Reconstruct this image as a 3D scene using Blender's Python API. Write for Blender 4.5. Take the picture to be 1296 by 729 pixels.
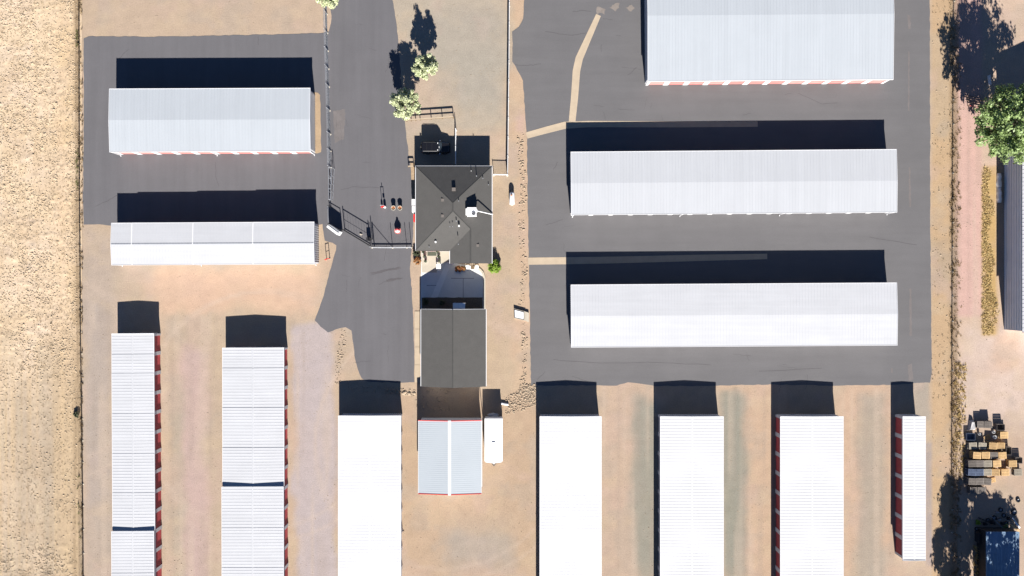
import bpy, bmesh, math, random
import numpy as np
from mathutils import Vector, Matrix
random.seed(7); RNG = np.random.default_rng(7)
for o in list(bpy.data.objects): bpy.data.objects.remove(o)
scene = bpy.context.scene
C = scene.collection
R = math.radians

# ------------------------------------------------------------------ camera, sky, sun, exposure
CAM_H = 120.0            # drone height, metres
PPM = 8.2                # photo pixels per metre on the ground
cd = bpy.data.cameras.new('camera'); cam = bpy.data.objects.new('camera', cd); C.objects.link(cam)
cam.location = (0, 0, CAM_H); cam.rotation_euler = (0, 0, 0)
cd.sensor_width = 36; cd.lens = 36*CAM_H/(1296/PPM); cd.clip_start = 1; cd.clip_end = 6000
scene.camera = cam
SUNV = Vector((0.50, -5.07, 2.90)).normalized()      # towards the sun
SUN_EL = math.asin(SUNV.z)
w = bpy.data.worlds.new('World'); scene.world = w; w.use_nodes = True
nt = w.node_tree; bg = nt.nodes['Background']
sky = nt.nodes.new('ShaderNodeTexSky'); sky.sky_type = 'NISHITA'; sky.sun_disc = False
sky.sun_elevation = SUN_EL; sky.sun_rotation = math.atan2(SUNV.x, SUNV.y)
sky.altitude = 2000; sky.air_density = 0.65; sky.dust_density = 0.0; sky.ozone_density = 5.0
nt.links.new(sky.outputs[0], bg.inputs[0]); bg.inputs[1].default_value = 0.05
sl = bpy.data.lights.new('sun', 'SUN'); sl.energy = 5.0; sl.angle = R(0.5); sl.color = (1.0, 0.955, 0.89)
so = bpy.data.objects.new('sun', sl); C.objects.link(so)
so.rotation_euler = (-SUNV).to_track_quat('-Z', 'Y').to_euler(); so.location = (0, -60, 80)
vs = scene.view_settings; vs.view_transform = 'Standard'; vs.look = 'None'; vs.gamma = 1.0
vs.use_curve_mapping = False; vs.exposure = 1.55
scene.render.resolution_x = 1024; scene.render.resolution_y = 576

# ------------------------------------------------------------------ helpers
def P(px, py, h=0.0):
    """photo pixel + height above ground -> place in metres (east, north, up)"""
    k = (CAM_H-h)/CAM_H/PPM
    return ((px-648)*k, (364.5-py)*k, h)
def P2(px, py, h=0.0): return P(px, py, h)[:2]
GAIN = (2.62, 2.62, 2.66)
def lin(c): c /= 255; return c/12.92 if c <= .04045 else ((c+.055)/1.055)**2.4
def col(r, g, b, k=1.0): return tuple(min(.85, k*lin(v)/q) for v, q in zip((r, g, b), GAIN))

class MB:
    """collects geometry in world metres; build() links it as one mesh object"""
    def __init__(s): s.v = []; s.f = []
    def add(s, vs, fs):
        n = len(s.v); s.v += [tuple(v) for v in vs]; s.f += [tuple(i+n for i in f) for f in fs]; return s
    def box(s, x0, x1, y0, y1, z0, z1):
        return s.add([(x0,y0,z0),(x1,y0,z0),(x1,y1,z0),(x0,y1,z0),(x0,y0,z1),(x1,y0,z1),(x1,y1,z1),(x0,y1,z1)],
                     [(3,2,1,0),(4,5,6,7),(0,1,5,4),(1,2,6,5),(2,3,7,6),(3,0,4,7)])
    def prism(s, poly, z0, z1):
        a = sum(poly[i][0]*poly[(i+1)%len(poly)][1]-poly[(i+1)%len(poly)][0]*poly[i][1] for i in range(len(poly)))
        if a < 0: poly = poly[::-1]
        n = len(poly)
        zz0 = z0 if hasattr(z0, '__len__') else [z0]*n
        zz1 = z1 if hasattr(z1, '__len__') else [z1]*n
        return s.add([(p[0],p[1],z) for p, z in zip(poly, zz0)]+[(p[0],p[1],z) for p, z in zip(poly, zz1)],
                     [tuple(range(n-1,-1,-1)), tuple(range(n,2*n))]+[(i,(i+1)%n,(i+1)%n+n,i+n) for i in range(n)])
    def tube(s, a, b, r, n=8, r2=None, cap=True):
        a = Vector(a); b = Vector(b); d = (b-a).normalized(); r2 = r if r2 is None else r2
        u = d.orthogonal().normalized(); v = d.cross(u)
        vs = []
        for c, q in ((a, r), (b, r2)):
            for i in range(n):
                t = 2*math.pi*i/n; vs.append(c+u*(q*math.cos(t))+v*(q*math.sin(t)))
        fs = [(i,(i+1)%n,(i+1)%n+n,i+n) for i in range(n)]
        if cap: fs += [tuple(range(n-1,-1,-1)), tuple(range(n,2*n))]
        return s.add(vs, fs)
    def path(s, pts, r, n=6):
        for a, b in zip(pts, pts[1:]): s.tube(a, b, r, n)
        return s
    def lathe(s, prof, c, axis='z', n=16):
        vs = []; m = len(prof)
        for i in range(n):
            t = 2*math.pi*i/n
            for r, z in prof:
                p = (r*math.cos(t), r*math.sin(t), z)
                if axis == 'y': p = (p[0], p[2], p[1])
                if axis == 'x': p = (p[2], p[0], p[1])
                vs.append((c[0]+p[0], c[1]+p[1], c[2]+p[2]))
        fs = []
        for i in range(n):
            j = (i+1) % n
            for k in range(m-1): fs.append((i*m+k, j*m+k, j*m+k+1, i*m+k+1))
        return s.add(vs, fs)
    def blob(s, c, rx, ry, rz, seed=0, jit=.25, n=8, m=5):
        rr = random.Random(seed); vs = [(c[0], c[1], c[2]-rz)]
        for k in range(1, m):
            ph = -math.pi/2+math.pi*k/m
            for i in range(n):
                t = 2*math.pi*i/n; q = 1+rr.uniform(-jit, jit)
                vs.append((c[0]+rx*q*math.cos(ph)*math.cos(t), c[1]+ry*q*math.cos(ph)*math.sin(t), c[2]+rz*q*math.sin(ph)))
        vs.append((c[0], c[1], c[2]+rz)); fs = []
        for i in range(n): fs.append((0, 1+(i+1) % n, 1+i))
        for k in range(m-2):
            for i in range(n): a = 1+k*n+i; b = 1+k*n+(i+1) % n; fs.append((a, b, b+n, a+n))
        e = len(vs)-1
        for i in range(n): fs.append((e, 1+(m-2)*n+i, 1+(m-2)*n+(i+1) % n))
        return s.add(vs, fs)
    def mesh(s, name, origin=(0,0,0), smooth=False):
        me = bpy.data.meshes.new(name); ox, oy, oz = origin
        me.from_pydata([(x-ox, y-oy, z-oz) for x, y, z in s.v], [], s.f); me.update()
        if smooth: me.shade_smooth()
        return me
    def build(s, name, mat, parent=None, origin=None, smooth=False, fixn=False):
        if parent is not None: origin = ORG[parent.name]
        if origin is None:
            a = np.array(s.v); origin = ((a[:,0].min()+a[:,0].max())/2, (a[:,1].min()+a[:,1].max())/2, a[:,2].min())
        me = s.mesh(name, origin, smooth)
        if fixn:
            b = bmesh.new(); b.from_mesh(me); bmesh.ops.recalc_face_normals(b, faces=b.faces); b.to_mesh(me); b.free()
        me.materials.append(mat)
        o = bpy.data.objects.new(name, me); C.objects.link(o)
        if parent is not None: o.parent = parent
        else: o.location = origin
        ORG[o.name] = tuple(origin); return o
ORG = {}
def tag(o, label=None, cat=None, group=None, kind=None):
    if label: o['label'] = label
    if cat: o['category'] = cat
    if group: o['group'] = group
    if kind: o['kind'] = kind
    return o
def thing(name, label, cat, loc, group=None):
    o = bpy.data.objects.new(name, None); C.objects.link(o); o.location = loc; o.empty_display_size = .3
    ORG[o.name] = tuple(loc); return tag(o, label, cat, group)
def inst(me, name, parent, loc, rz=0.0):
    """a part that shares mesh data; loc in world metres"""
    o = bpy.data.objects.new(name, me); C.objects.link(o); o.parent = parent; pr = ORG[parent.name]
    o.location = (loc[0]-pr[0], loc[1]-pr[1], loc[2]-pr[2]); o.rotation_euler = (0, 0, rz); ORG[o.name] = tuple(loc); return o
def copy_tree(o, parent=None):
    c = o.copy(); C.objects.link(c); c.parent = parent
    for ch in list(o.children): copy_tree(ch, c)
    return c
def np_mesh(name, verts, faces, mat, smooth=False):
    me = bpy.data.meshes.new(name); verts = np.asarray(verts, np.float32); faces = np.asarray(faces, np.int32); k = faces.shape[1]
    me.vertices.add(len(verts)); me.vertices.foreach_set('co', verts.ravel())
    me.loops.add(faces.size); me.loops.foreach_set('vertex_index', faces.ravel())
    me.polygons.add(len(faces)); me.polygons.foreach_set('loop_start', np.arange(0, faces.size, k, dtype=np.int32))
    me.update(calc_edges=True); me.validate()
    if smooth: me.shade_smooth()
    me.materials.append(mat); return me
def link(name, me, parent=None, loc=(0,0,0)):
    o = bpy.data.objects.new(name, me); C.objects.link(o)
    if parent is not None: o.parent = parent
    else: o.location = loc
    ORG[o.name] = tuple(loc); return o

# ------------------------------------------------------------------ materials
def N(nt, t, **kw):
    n = nt.nodes.new(t)
    for k, v in kw.items():
        if k.startswith('_'): setattr(n, k[1:], v)
        else: n.inputs[k.replace('__', ' ')].default_value = v
    return n
def mat(name, c, rough=.8, metal=0.0, var=.12, scale=2.0, bump=0.0, bscale=30.0, spec=.3, stretch=None, c2=None, attr=None, grain=0.0, gscale=9.0, objvar=0.0, trans=0.0, streak=None, sk=.05):
    m = bpy.data.materials.new(name); m.use_nodes = True; t = m.node_tree; L = t.links
    b = t.nodes['Principled BSDF']; b.inputs['Roughness'].default_value = rough; b.inputs['Metallic'].default_value = metal
    b.inputs['Specular IOR Level'].default_value = spec
    geo = N(t, 'ShaderNodeNewGeometry'); pos = geo.outputs['Position']
    if stretch:
        mp = N(t, 'ShaderNodeVectorMath', _operation='MULTIPLY'); mp.inputs[1].default_value = stretch; L.new(pos, mp.inputs[0]); pos2 = mp.outputs[0]
    else: pos2 = pos
    if attr:
        at = N(t, 'ShaderNodeAttribute', _attribute_name=attr); csock = at.outputs['Color']
    else:
        rgb = N(t, 'ShaderNodeRGB'); rgb.outputs[0].default_value = (*c, 1); csock = rgb.outputs[0]
    n1 = N(t, 'ShaderNodeTexNoise', Scale=scale, Detail=6.0, Roughness=.62); L.new(pos2, n1.inputs['Vector'])
    if c2:
        mr = N(t, 'ShaderNodeMapRange'); mr.inputs[1].default_value = .42; mr.inputs[2].default_value = .62; L.new(n1.outputs[0], mr.inputs[0])
        mx = N(t, 'ShaderNodeMix', _data_type='RGBA'); mx.inputs[7].default_value = (*c2, 1); L.new(mr.outputs[0], mx.inputs[0]); L.new(csock, mx.inputs[6]); csock = mx.outputs[2]
    def mul(csock, fac, lo, hi, a, b_):
        mr = N(t, 'ShaderNodeMapRange'); mr.inputs[1].default_value = lo; mr.inputs[2].default_value = hi; mr.inputs[3].default_value = a; mr.inputs[4].default_value = b_
        L.new(fac, mr.inputs[0]); vm = N(t, 'ShaderNodeVectorMath', _operation='SCALE'); L.new(csock, vm.inputs[0]); L.new(mr.outputs[0], vm.inputs['Scale']); return vm.outputs[0]
    if var: csock = mul(csock, n1.outputs[0], .3, .7, 1-var, 1+var)
    if streak:
        vm_ = N(t, 'ShaderNodeVectorMath', _operation='MULTIPLY'); vm_.inputs[1].default_value = streak; L.new(pos, vm_.inputs[0])
        n4 = N(t, 'ShaderNodeTexNoise', Scale=1.0, Detail=4.0, Roughness=.6); L.new(vm_.outputs[0], n4.inputs['Vector']); csock = mul(csock, n4.outputs[0], .3, .7, 1-sk, 1+sk)
    if grain:
        n2 = N(t, 'ShaderNodeTexNoise', Scale=gscale, Detail=3.0, Roughness=.7); L.new(pos, n2.inputs['Vector'])
        csock = mul(csock, n2.outputs[0], .25, .75, 1-grain, 1+grain)
    if objvar:
        oi = N(t, 'ShaderNodeObjectInfo'); csock = mul(csock, oi.outputs['Random'], 0, 1, 1-objvar, 1+objvar)
    L.new(csock, b.inputs['Base Color'])
    if bump:
        n3 = N(t, 'ShaderNodeTexNoise', Scale=bscale, Detail=4.0, Roughness=.65); L.new(pos, n3.inputs['Vector'])
        bp = N(t, 'ShaderNodeBump', Strength=1.0, Distance=bump); L.new(n3.outputs[0], bp.inputs['Height']); L.new(bp.outputs[0], b.inputs['Normal'])
    if trans:
        tr = N(t, 'ShaderNodeBsdfTranslucent'); L.new(csock, tr.inputs[0]); ms = N(t, 'ShaderNodeMixShader'); ms.inputs[0].default_value = trans
        L.new(b.outputs[0], ms.inputs[1]); L.new(tr.outputs[0], ms.inputs[2]); L.new(ms.outputs[0], t.nodes['Material Output'].inputs[0])
    return m
M = {}
M['ground'] = mat('dry_soil', None, .95, var=.07, scale=.6, attr='tint', grain=.17, gscale=5.5, bump=.02, bscale=6, spec=.1)
M['field'] = mat('field_soil', None, .95, var=.06, scale=1.2, attr='tint', grain=.14, gscale=4.5, bump=.02, bscale=7, spec=.1)
M['clod'] = mat('clod', col(250,228,198), .95, var=.25, scale=1.5, c2=col(232,204,170), spec=.1)
M['sand'] = mat('sand', col(222,193,160), .95, var=.1, scale=.6, grain=.15, gscale=4, bump=.03, bscale=5, spec=.1)
M['asphalt'] = mat('asphalt', col(136,134,139), .9, var=.05, scale=.22, grain=.07, gscale=7, bump=.01, bscale=14, spec=.25, streak=(.9,.05,1), sk=.055)
M['asphalt_e'] = mat('asphalt_worn', col(140,138,141), .9, var=.05, scale=.2, grain=.07, gscale=7, bump=.01, bscale=14, spec=.25, streak=(.06,.7,1), sk=.045)
M['patch'] = mat('asphalt_patch', col(122,118,122), .9, var=.1, scale=.4, grain=.06, gscale=6, bump=.01, bscale=14)
M['crack'] = mat('crack_sealer', col(104,100,104), .8, var=.1)
M['stain'] = mat('pale_stain', col(176,165,158), .95, var=.15, scale=1.2, grain=.15)
M['scuff'] = mat('scuffed_asphalt', col(151,144,144), .95, var=.12, scale=.8, grain=.1)
M['concrete'] = mat('concrete', col(244,222,194), .85, var=.07, scale=.8, grain=.05, bump=.01, bscale=10)
M['conc_new'] = mat('pale_concrete', col(250,238,218), .85, var=.05, scale=.8, grain=.04, bump=.01, bscale=10)
M['strip'] = mat('pale_strip_tone', (.58,.58,.56), .85, var=.05, scale=.8)
M['patio'] = mat('patio_concrete', (.50,.50,.48), .85, var=.08, scale=.5, grain=.05)
M['roof_n'] = mat('galvalume_roof', col(234,241,250), .55, .0, var=.02, scale=.25, spec=.25, streak=(1.5,.04,1), sk=.035)
M['roof_ne'] = mat('pale_steel_roof', col(245,248,255), .55, .0, var=.02, scale=.25, spec=.25, streak=(1.5,.04,1), sk=.035)
M['roof_w'] = mat('white_steel_roof', (.385,.39,.405), .5, .0, var=.03, scale=.3, spec=.35, streak=(.06,1.4,1), sk=.04)
M['roof_s'] = mat('glint_white_roof', (.495,.495,.505), .5, .0, var=.03, scale=.3, spec=.4, streak=(.06,1.4,1), sk=.05)  # southern roofs: sun glint folded into a whiter base colour
M['roof_s2'] = mat('ribbed_glint_roof', (.45,.45,.46), .5, .0, var=.03, scale=.3, spec=.4, streak=(.06,1.4,1), sk=.05)  # same glint whitening in the base colour, a step duller
M['roof_blue'] = mat('ice_blue_roof', col(232,241,250), .5, .0, var=.02, scale=.3, spec=.3)
M['trim_w'] = mat('white_trim', (.55,.55,.56), .5, var=.03)
M['wall_w'] = mat('white_steel_wall', (.46,.46,.47), .55, var=.05)
M['wall_g'] = mat('grey_steel_wall', (.36,.37,.39), .55, var=.05)
M['red'] = mat('red_roller_door', (.36,.055,.06), .55, var=.10, scale=1.5, objvar=.18)
M['pinkred'] = mat('sunlit_tone_red', (.40,.13,.12), .6, var=.10, scale=1.5, objvar=.15)  # red lightened for strong sun on south-facing doors; the tub borrows it
M['greydoor'] = mat('grey_roller_door', (.30,.29,.30), .55, var=.08, objvar=.12)
M['trim_red'] = mat('red_trim', (.55,.03,.025), .45, var=.05)
M['galv'] = mat('galvanised_steel', (.30,.31,.33), .45, .4, var=.08)
M['black'] = mat('black_metal', (.02,.02,.022), .5, var=.1)
M['wood'] = mat('wood', col(150,125,95), .85, var=.2, scale=3)
M['shingle'] = mat('grey_shingle', col(120,118,116), .92, var=.06, scale=.9, grain=.10, gscale=8, bump=.02, bscale=16, spec=.15)
M['ventm'] = mat('vent_cap', col(152,143,138), .8, var=.05)
M['ridge'] = mat('ridge_shingle', col(100,99,97), .92, var=.1, scale=2)
M['stucco'] = mat('stucco', (.38,.35,.31), .9, var=.06)
M['glass'] = mat('window_glass', (.03,.04,.05), .08, var=0, spec=.8)
M['rock'] = mat('rock', col(226,204,178), .95, var=.3, scale=3, c2=col(200,176,150), bump=.01, bscale=12)
M['weed'] = mat('dry_weed', col(222,192,145), .95, var=.3, scale=.8, c2=col(176,148,112), trans=.3)
M['weedy'] = mat('yellow_weed', (.56,.42,.19), .95, var=.3, scale=.9, c2=(.36,.27,.13), trans=.35)
M['stubble'] = mat('stubble', col(248,226,190), .95, var=.25, scale=.7, c2=col(222,194,156), trans=.25)
M['greenweed'] = mat('green_weed', (.10,.14,.03), .9, var=.3, scale=2, trans=.2)
M['leaf_p'] = mat('pale_leaf', (.60,.62,.42), .5, var=.35, scale=6.5, c2=(.18,.23,.065), trans=.25, spec=.5)  # blossom white, with sun highlights on the leaves mixed into the colour
M['leaf_d'] = mat('green_leaf', (.25,.34,.125), .5, var=.45, scale=2.5, c2=(.13,.19,.06), trans=.3, spec=.45)
M['leaf_b'] = mat('lime_leaf', (.20,.30,.03), .6, var=.3, scale=3, c2=(.11,.19,.02), trans=.2)
M['leaf_r'] = mat('russet_leaf', (.36,.12,.05), .7, var=.4, scale=5, c2=(.16,.13,.04), trans=.2)
M['leaf_k'] = mat('dark_leaf', (.05,.06,.03), .7, var=.3, scale=4)
M['bark'] = mat('bark', (.12,.09,.065), .95, var=.3, scale=4)
M['pallet_t'] = mat('tan_pallet_wood', (.50,.33,.16), .85, var=.16, scale=4, objvar=.2)
M['pallet_g'] = mat('weathered_pallet_wood', (.15,.13,.115), .9, var=.2, scale=4, objvar=.2)
M['pallet_b'] = mat('blue_pallet_paint', (.07,.09,.14), .8, var=.2, scale=4, objvar=.2)
M['pallet_w'] = mat('pale_pallet_wood', col(228,215,195), .85, var=.15, scale=4, objvar=.1)
M['rubber'] = mat('rubber', (.018,.018,.02), .85, var=.2)
M['white'] = mat('white_paint', (.62,.62,.62), .5, var=.04)
M['terra'] = mat('terracotta', (.42,.17,.08), .85, var=.15, scale=5)
M['soil'] = mat('bed_soil', (.10,.08,.06), .95, var=.3, scale=8)
M['carpaint'] = mat('black_car_paint', (.008,.008,.010), .18, var=0, spec=.6)
M['chrome'] = mat('bright_metal', (.55,.56,.58), .25, .8, var=0)
M['lamp'] = mat('headlight_and_glint', (.6,.6,.6), .1, var=0, spec=.8)
M['tail'] = mat('tail_light', (.4,.01,.01), .2, var=0)
M['blue_roof'] = mat('blue_steel_roof', (.13,.19,.27), .45, var=.2, scale=1.2)
M['barn_wall'] = mat('slate_blue_siding', (.58,.60,.62), .6, var=.06, scale=.6)
M['tarp'] = mat('grey_tarp', (.34,.33,.33), .8, var=.15, scale=3)
M['mat_green'] = mat('door_mat', (.07,.08,.06), .95, var=.1)

# ------------------------------------------------------------------ noise for soil colour
def vnoise(x, y, s, seed):
    g = np.random.default_rng(seed).random((256, 256)).astype(np.float32)
    x = x/s; y = y/s; xi = np.floor(x).astype(int); yi = np.floor(y).astype(int); fx = x-xi; fy = y-yi
    fx = fx*fx*(3-2*fx); fy = fy*fy*(3-2*fy)
    a = g[xi % 256, yi % 256]; b = g[(xi+1) % 256, yi % 256]; c = g[xi % 256, (yi+1) % 256]; d = g[(xi+1) % 256, (yi+1) % 256]
    return (a*(1-fx)+b*fx)*(1-fy)+(c*(1-fx)+d*fx)*fy
def fbm(x, y, s, seed, o=4):
    r = 0; a = .5; t = 0
    for i in range(o): r = r+a*vnoise(x, y, s/2**i, seed+i); t += a; a *= .55
    return r/t
def sstep(a, b, x): t = np.clip((x-a)/(b-a), 0, 1); return t*t*(3-2*t)
def rectm(gx, gy, x0, x1, y0, y1, soft): return sstep(x0-soft, x0+soft, gx)*(1-sstep(x1-soft, x1+soft, gx))*sstep(y0-soft, y0+soft, gy)*(1-sstep(y1-soft, y1+soft, gy))
def set_tint(me, c):
    a = me.color_attributes.new('tint', 'FLOAT_COLOR', 'POINT'); b = np.ones((len(c), 4), np.float32); b[:, :3] = c; a.data.foreach_set('color', b.ravel())
def grid_mesh(name, xs, ys, zf, mat):
    X, Y = np.meshgrid(xs, ys); Z = zf(X, Y); n = len(xs); m = len(ys)
    i = np.arange((n-1)*(m-1)); r = i//(n-1); c = i % (n-1); a = r*n+c
    return np_mesh(name, np.stack([X.ravel(), Y.ravel(), Z.ravel()], 1), np.stack([a, a+1, a+n+1, a+n], 1), mat, True), X.ravel(), Y.ravel()

# ------------------------------------------------------------------ ground
far = [150, 220, 400, 900, 3000]
xs = np.array([-f for f in far[::-1]]+list(np.arange(-110, 110.1, .45))+far); ys = np.array([-f for f in far[::-1]]+list(np.arange(-66, 66.1, .45))+far)
me, X, Y = grid_mesh('ground', xs, ys, lambda x, y: np.zeros_like(x), M['ground'])
gx = 648+X*PPM; gy = 364.5-Y*PPM
dx = (fbm(X, Y, 6, 11, 5)-.5)*34; dy = (fbm(X, Y, 6, 31, 5)-.5)*34; wx = gx+dx; wy = gy+dy
A = np.array
def soil(r, g, b): return col(min(252, r+13), min(252, g+14), min(252, b+21))
T = np.tile(A(soil(212,186,154)), (len(X), 1))
def mixin(m, c):
    global T
    T = T*(1-m[:, None])+A(soil(*c))[None]*m[:, None]
mixin(sstep(.42, .62, fbm(X, Y, 9, 5))*.5, (198,180,154))
mixin(sstep(.5, .7, fbm(X, Y, 6, 9))*.5, (222,192,160))
mixin(rectm(wx, wy, 104, 412, -60, 48, 6), (212,186,155)); PATCH = True
mixin(rectm(wx, wy, 190, 410, 336, 400, 14)*.8, (232,196,160))
mixin(rectm(wx, wy, 104, 150, 288, 740, 10)*.8, (202,182,160))
mixin(rectm(wx, wy, 205, 285, 400, 900, 8), (208,184,154))
mixin(rectm(wx, wy, 232, 262, 440, 900, 9)*.8, (218,188,166))
mixin(rectm(wx, wy, 215, 232, 470, 760, 7)*.45, (190,178,156))
mixin(rectm(wx, wy, 372, 424, 412, 900, 6), (206,190,182))
mixin(rectm(wx, wy, 366, 372, 440, 900, 4)*.6, (212,182,150))
mixin(rectm(wx, wy, 424, 450, 418, 500, 5), (216,188,154))
mixin(rectm(wx, wy, 498, 640, -60, 165, 10), (202,186,160))
mixin(rectm(wx, wy, 540, 640, 70, 130, 18)*.5, (194,183,160))
mixin(rectm(wx, wy, 512, 580, 90, 150, 10)*.5, (214,188,154))
mixin(rectm(wx, wy, 645, 672, -60, 520, 4), (222,190,154))
mixin(rectm(wx, wy, 652, 668, 145, 170, 4)*.6, (222,186,168))
mixin(rectm(wx, wy, 613, 650, 210, 520, 6), (212,186,152))
mixin(rectm(wx, wy, 505, 684, 500, 1000, 8), (211,181,146))
mixin(rectm(wx, wy, 560, 640, 650, 720, 20)*.5, (196,178,154))
mixin(rectm(wx, wy, 762, 838, 488, 1000, 6), (214,186,156))
mixin(rectm(wx, wy, 800, 838, 510, 720, 11)*.85, (184,174,152))
mixin(rectm(wx, wy, 915, 990, 488, 1000, 5), (218,186,152))
mixin(rectm(wx, wy, 916, 945, 500, 720, 8)*.9, (180,172,150))
mixin(rectm(wx, wy, 1066, 1140, 488, 1000, 5), (220,187,154))
mixin(rectm(wx, wy, 1084, 1118, 500, 1000, 9)*.85, (200,182,156))
mixin(rectm(wx, wy, 1156, 1180, 484, 530, 5)*.8, (186,174,154))
mixin(rectm(gx+dx*.16, wy, 1170, 1189, 562, 706, 3), (188,172,160))
mixin(rectm(gx+dx*.2, gy, 1179, 1206, -60, 1000, 2), (216,182,138))
mixin(rectm(wx, wy, 1179, 1205, 40, 170, 8)*.5, (206,184,150)); mixin(rectm(wx, wy, 1179, 1205, 300, 360, 8)*.6, (190,168,138))
mixin(rectm(gx+dx*.2, gy, 1206, 1400, -60, 1000, 2), (228,198,168))
mixin(rectm(gx+dx*.12, gy, 1211, 1243, -200, 400, 4), (234,196,174))
mixin(rectm(gx+dx*.12, gy, 1224, 1230, 200, 400, 3)*.5, (222,180,164))
mixin(rectm(wx, wy, 1222, 1400, 410, 540, 10), (232,206,184))
mixin(rectm(wx, wy, 1262, 1290, 420, 470, 9)*.6, (222,184,150))
mixin(rectm(gx+dx*.16, gy, 1202, 1212, -200, 1000, 2)*.6, (176,146,104))
mixin(rectm(gx+dx*.16, gy, 1243, 1262, 210, 425, 3)*.8, (216,176,98))
mixin(rectm(wx, wy, 1215, 1300, 530, 700, 8)*.45, (190,164,136))
mixin(sstep(.53, .66, fbm(X, Y, 3.5, 101, 5))*.28, (190,176,156)); mixin(sstep(.53, .68, fbm(X, Y, 4.5, 121, 5))*.3, (220,188,166)); mixin(sstep(.55, .7, fbm(X, Y, 3, 141, 5))*.28, (224,198,158))
ruts = vnoise(X, Y*.035, .75, 161)
def patchm(x0, x1, y0, y1, s_): return rectm(gx+dx*.55, gy+dy*1.2, x0, x1, y0, y1, s_)
mixin(patchm(374, 423, 414, 900, 7)*.8, (208,192,184)); mixin(patchm(802, 836, 505, 735, 9)*.75, (164,160,140)); mixin(patchm(916, 944, 498, 735, 8)*.8, (160,158,138)); mixin(patchm(1086, 1116, 505, 900, 8)*.6, (184,170,148)); mixin(patchm(232, 260, 440, 900, 8)*.6, (214,184,172)); mixin(patchm(200, 400, 340, 392, 12)*.6, (238,198,164)); mixin(patchm(545, 640, 20, 130, 18)*.45, (184,176,158)); mixin(patchm(108, 136, 380, 640, 8)*.5, (192,178,164)); mixin(patchm(570, 650, 670, 715, 12)*.5, (184,174,158)); mixin(rectm(gx+dx*.1, gy, 1212, 1242, -60, 400, 3)*.6, (236,190,172))
for a_, b_, c_, d_ in ((205,285,400,900),(110,140,380,900),(372,424,420,900),(762,838,495,900),(915,990,495,900),(1066,1140,495,900),(1211,1243,-60,420)):
    k_ = rectm(wx, wy, a_, b_, c_, d_, 6); mixin(k_*sstep(.58, .8, ruts)*.35, (228,204,176)); mixin(k_*sstep(.6, .8, 1-ruts)*.25, (184,164,142))
for cx_, cy_, r_ in ((60,470,120),(70,480,128),(330,520,150),(340,526,158),(1150,620,-1),(560,560,160),(566,566,168)):
    if r_ > 0:
        d_ = np.abs(np.hypot(gx-cx_, gy-cy_)-r_); mixin((1-sstep(1.2, 3.2, d_))*.22*rectm(wx, wy, 104, 690, 336, 760, 10), (230,206,180))
set_tint(me, T); tag(link('ground', me), kind='structure')

# ploughed field to the west of the fence
fx = np.concatenate([np.arange(-110, -82, 1.0), np.arange(-82, -66.3, .17)]); fy = np.arange(-52, 52.1, .17)
def fz(x, y):
    g = 364.5-y*PPM
    rough = .35+.65*(1-sstep(440, 520, g)*(1-sstep(680, 705, g)))
    edge = 1-sstep(-68.4, -66.5, x)
    return .03+edge*(.05*rough*np.clip(fbm(x, y, 1.6, 3, 3)-.36, 0, 1)*2+.07*rough*np.maximum(fbm(x*.7+y*.5, y*.9-x*.4, .5, 23, 2)-.52, 0)*2.4+.05*np.sin(x*3.3+np.sin(y*.2))*sstep(450, 520, g))+.06*fbm(x, y, 4, 7)
me, X, Y = grid_mesh('field', fx, fy, fz, M['field'])
gx = 648+X*PPM; gy = 364.5-Y*PPM; T = np.tile(A(soil(239,212,172)), (len(X), 1))
mixin(sstep(.45, .65, fbm(X, Y, 3, 41))*.6, (239,214,184)); mixin(sstep(.54, .7, fbm(X, Y, 4, 51))*.4, (222,194,152))
lower = sstep(400, 520, gy+(fbm(X, Y, 5, 77)-.5)*160); mixin(lower*.7, (210,188,156)); streak = vnoise(X*1.0, Y*.03, .55, 61); mixin(lower*sstep(.55, .8, streak)*.7, (230,206,166)); mixin(lower*sstep(.6, .85, vnoise(X, Y*.03, .7, 71))*.5, (176,160,134))
mixin(rectm(gx, gy, 70, 101, -40, 760, 10)*.5, (226,192,140)); mixin(rectm(gx+(fbm(X, Y, 3, 81)-.5)*16, gy, 74, 82, 90, 420, 3)*.6, (238,206,164)); mixin(rectm(gx, gy, 93, 101, -40, 760, 3)*.7, (168,142,104))
mixin(sstep(.5, .66, fbm(X*.5+Y*.5, Y*.5-X*.5, 2.2, 211, 5))*.5, (212,184,146)); mixin(sstep(.52, .68, fbm(X, Y, 6, 231, 5))*.5, (243,212,176)); mixin(sstep(.5, .75, vnoise(X, Y*.02, .4, 251))*(.25+.35*lower), (226,196,152)); mixin(sstep(.6, .8, vnoise(X, Y*.05, 1.3, 261))*.35*lower, (182,166,140))
T = np.minimum(T*(1.17-.12*lower)[:, None], .6); set_tint(me, T); tag(link('field', me), kind='structure')

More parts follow.
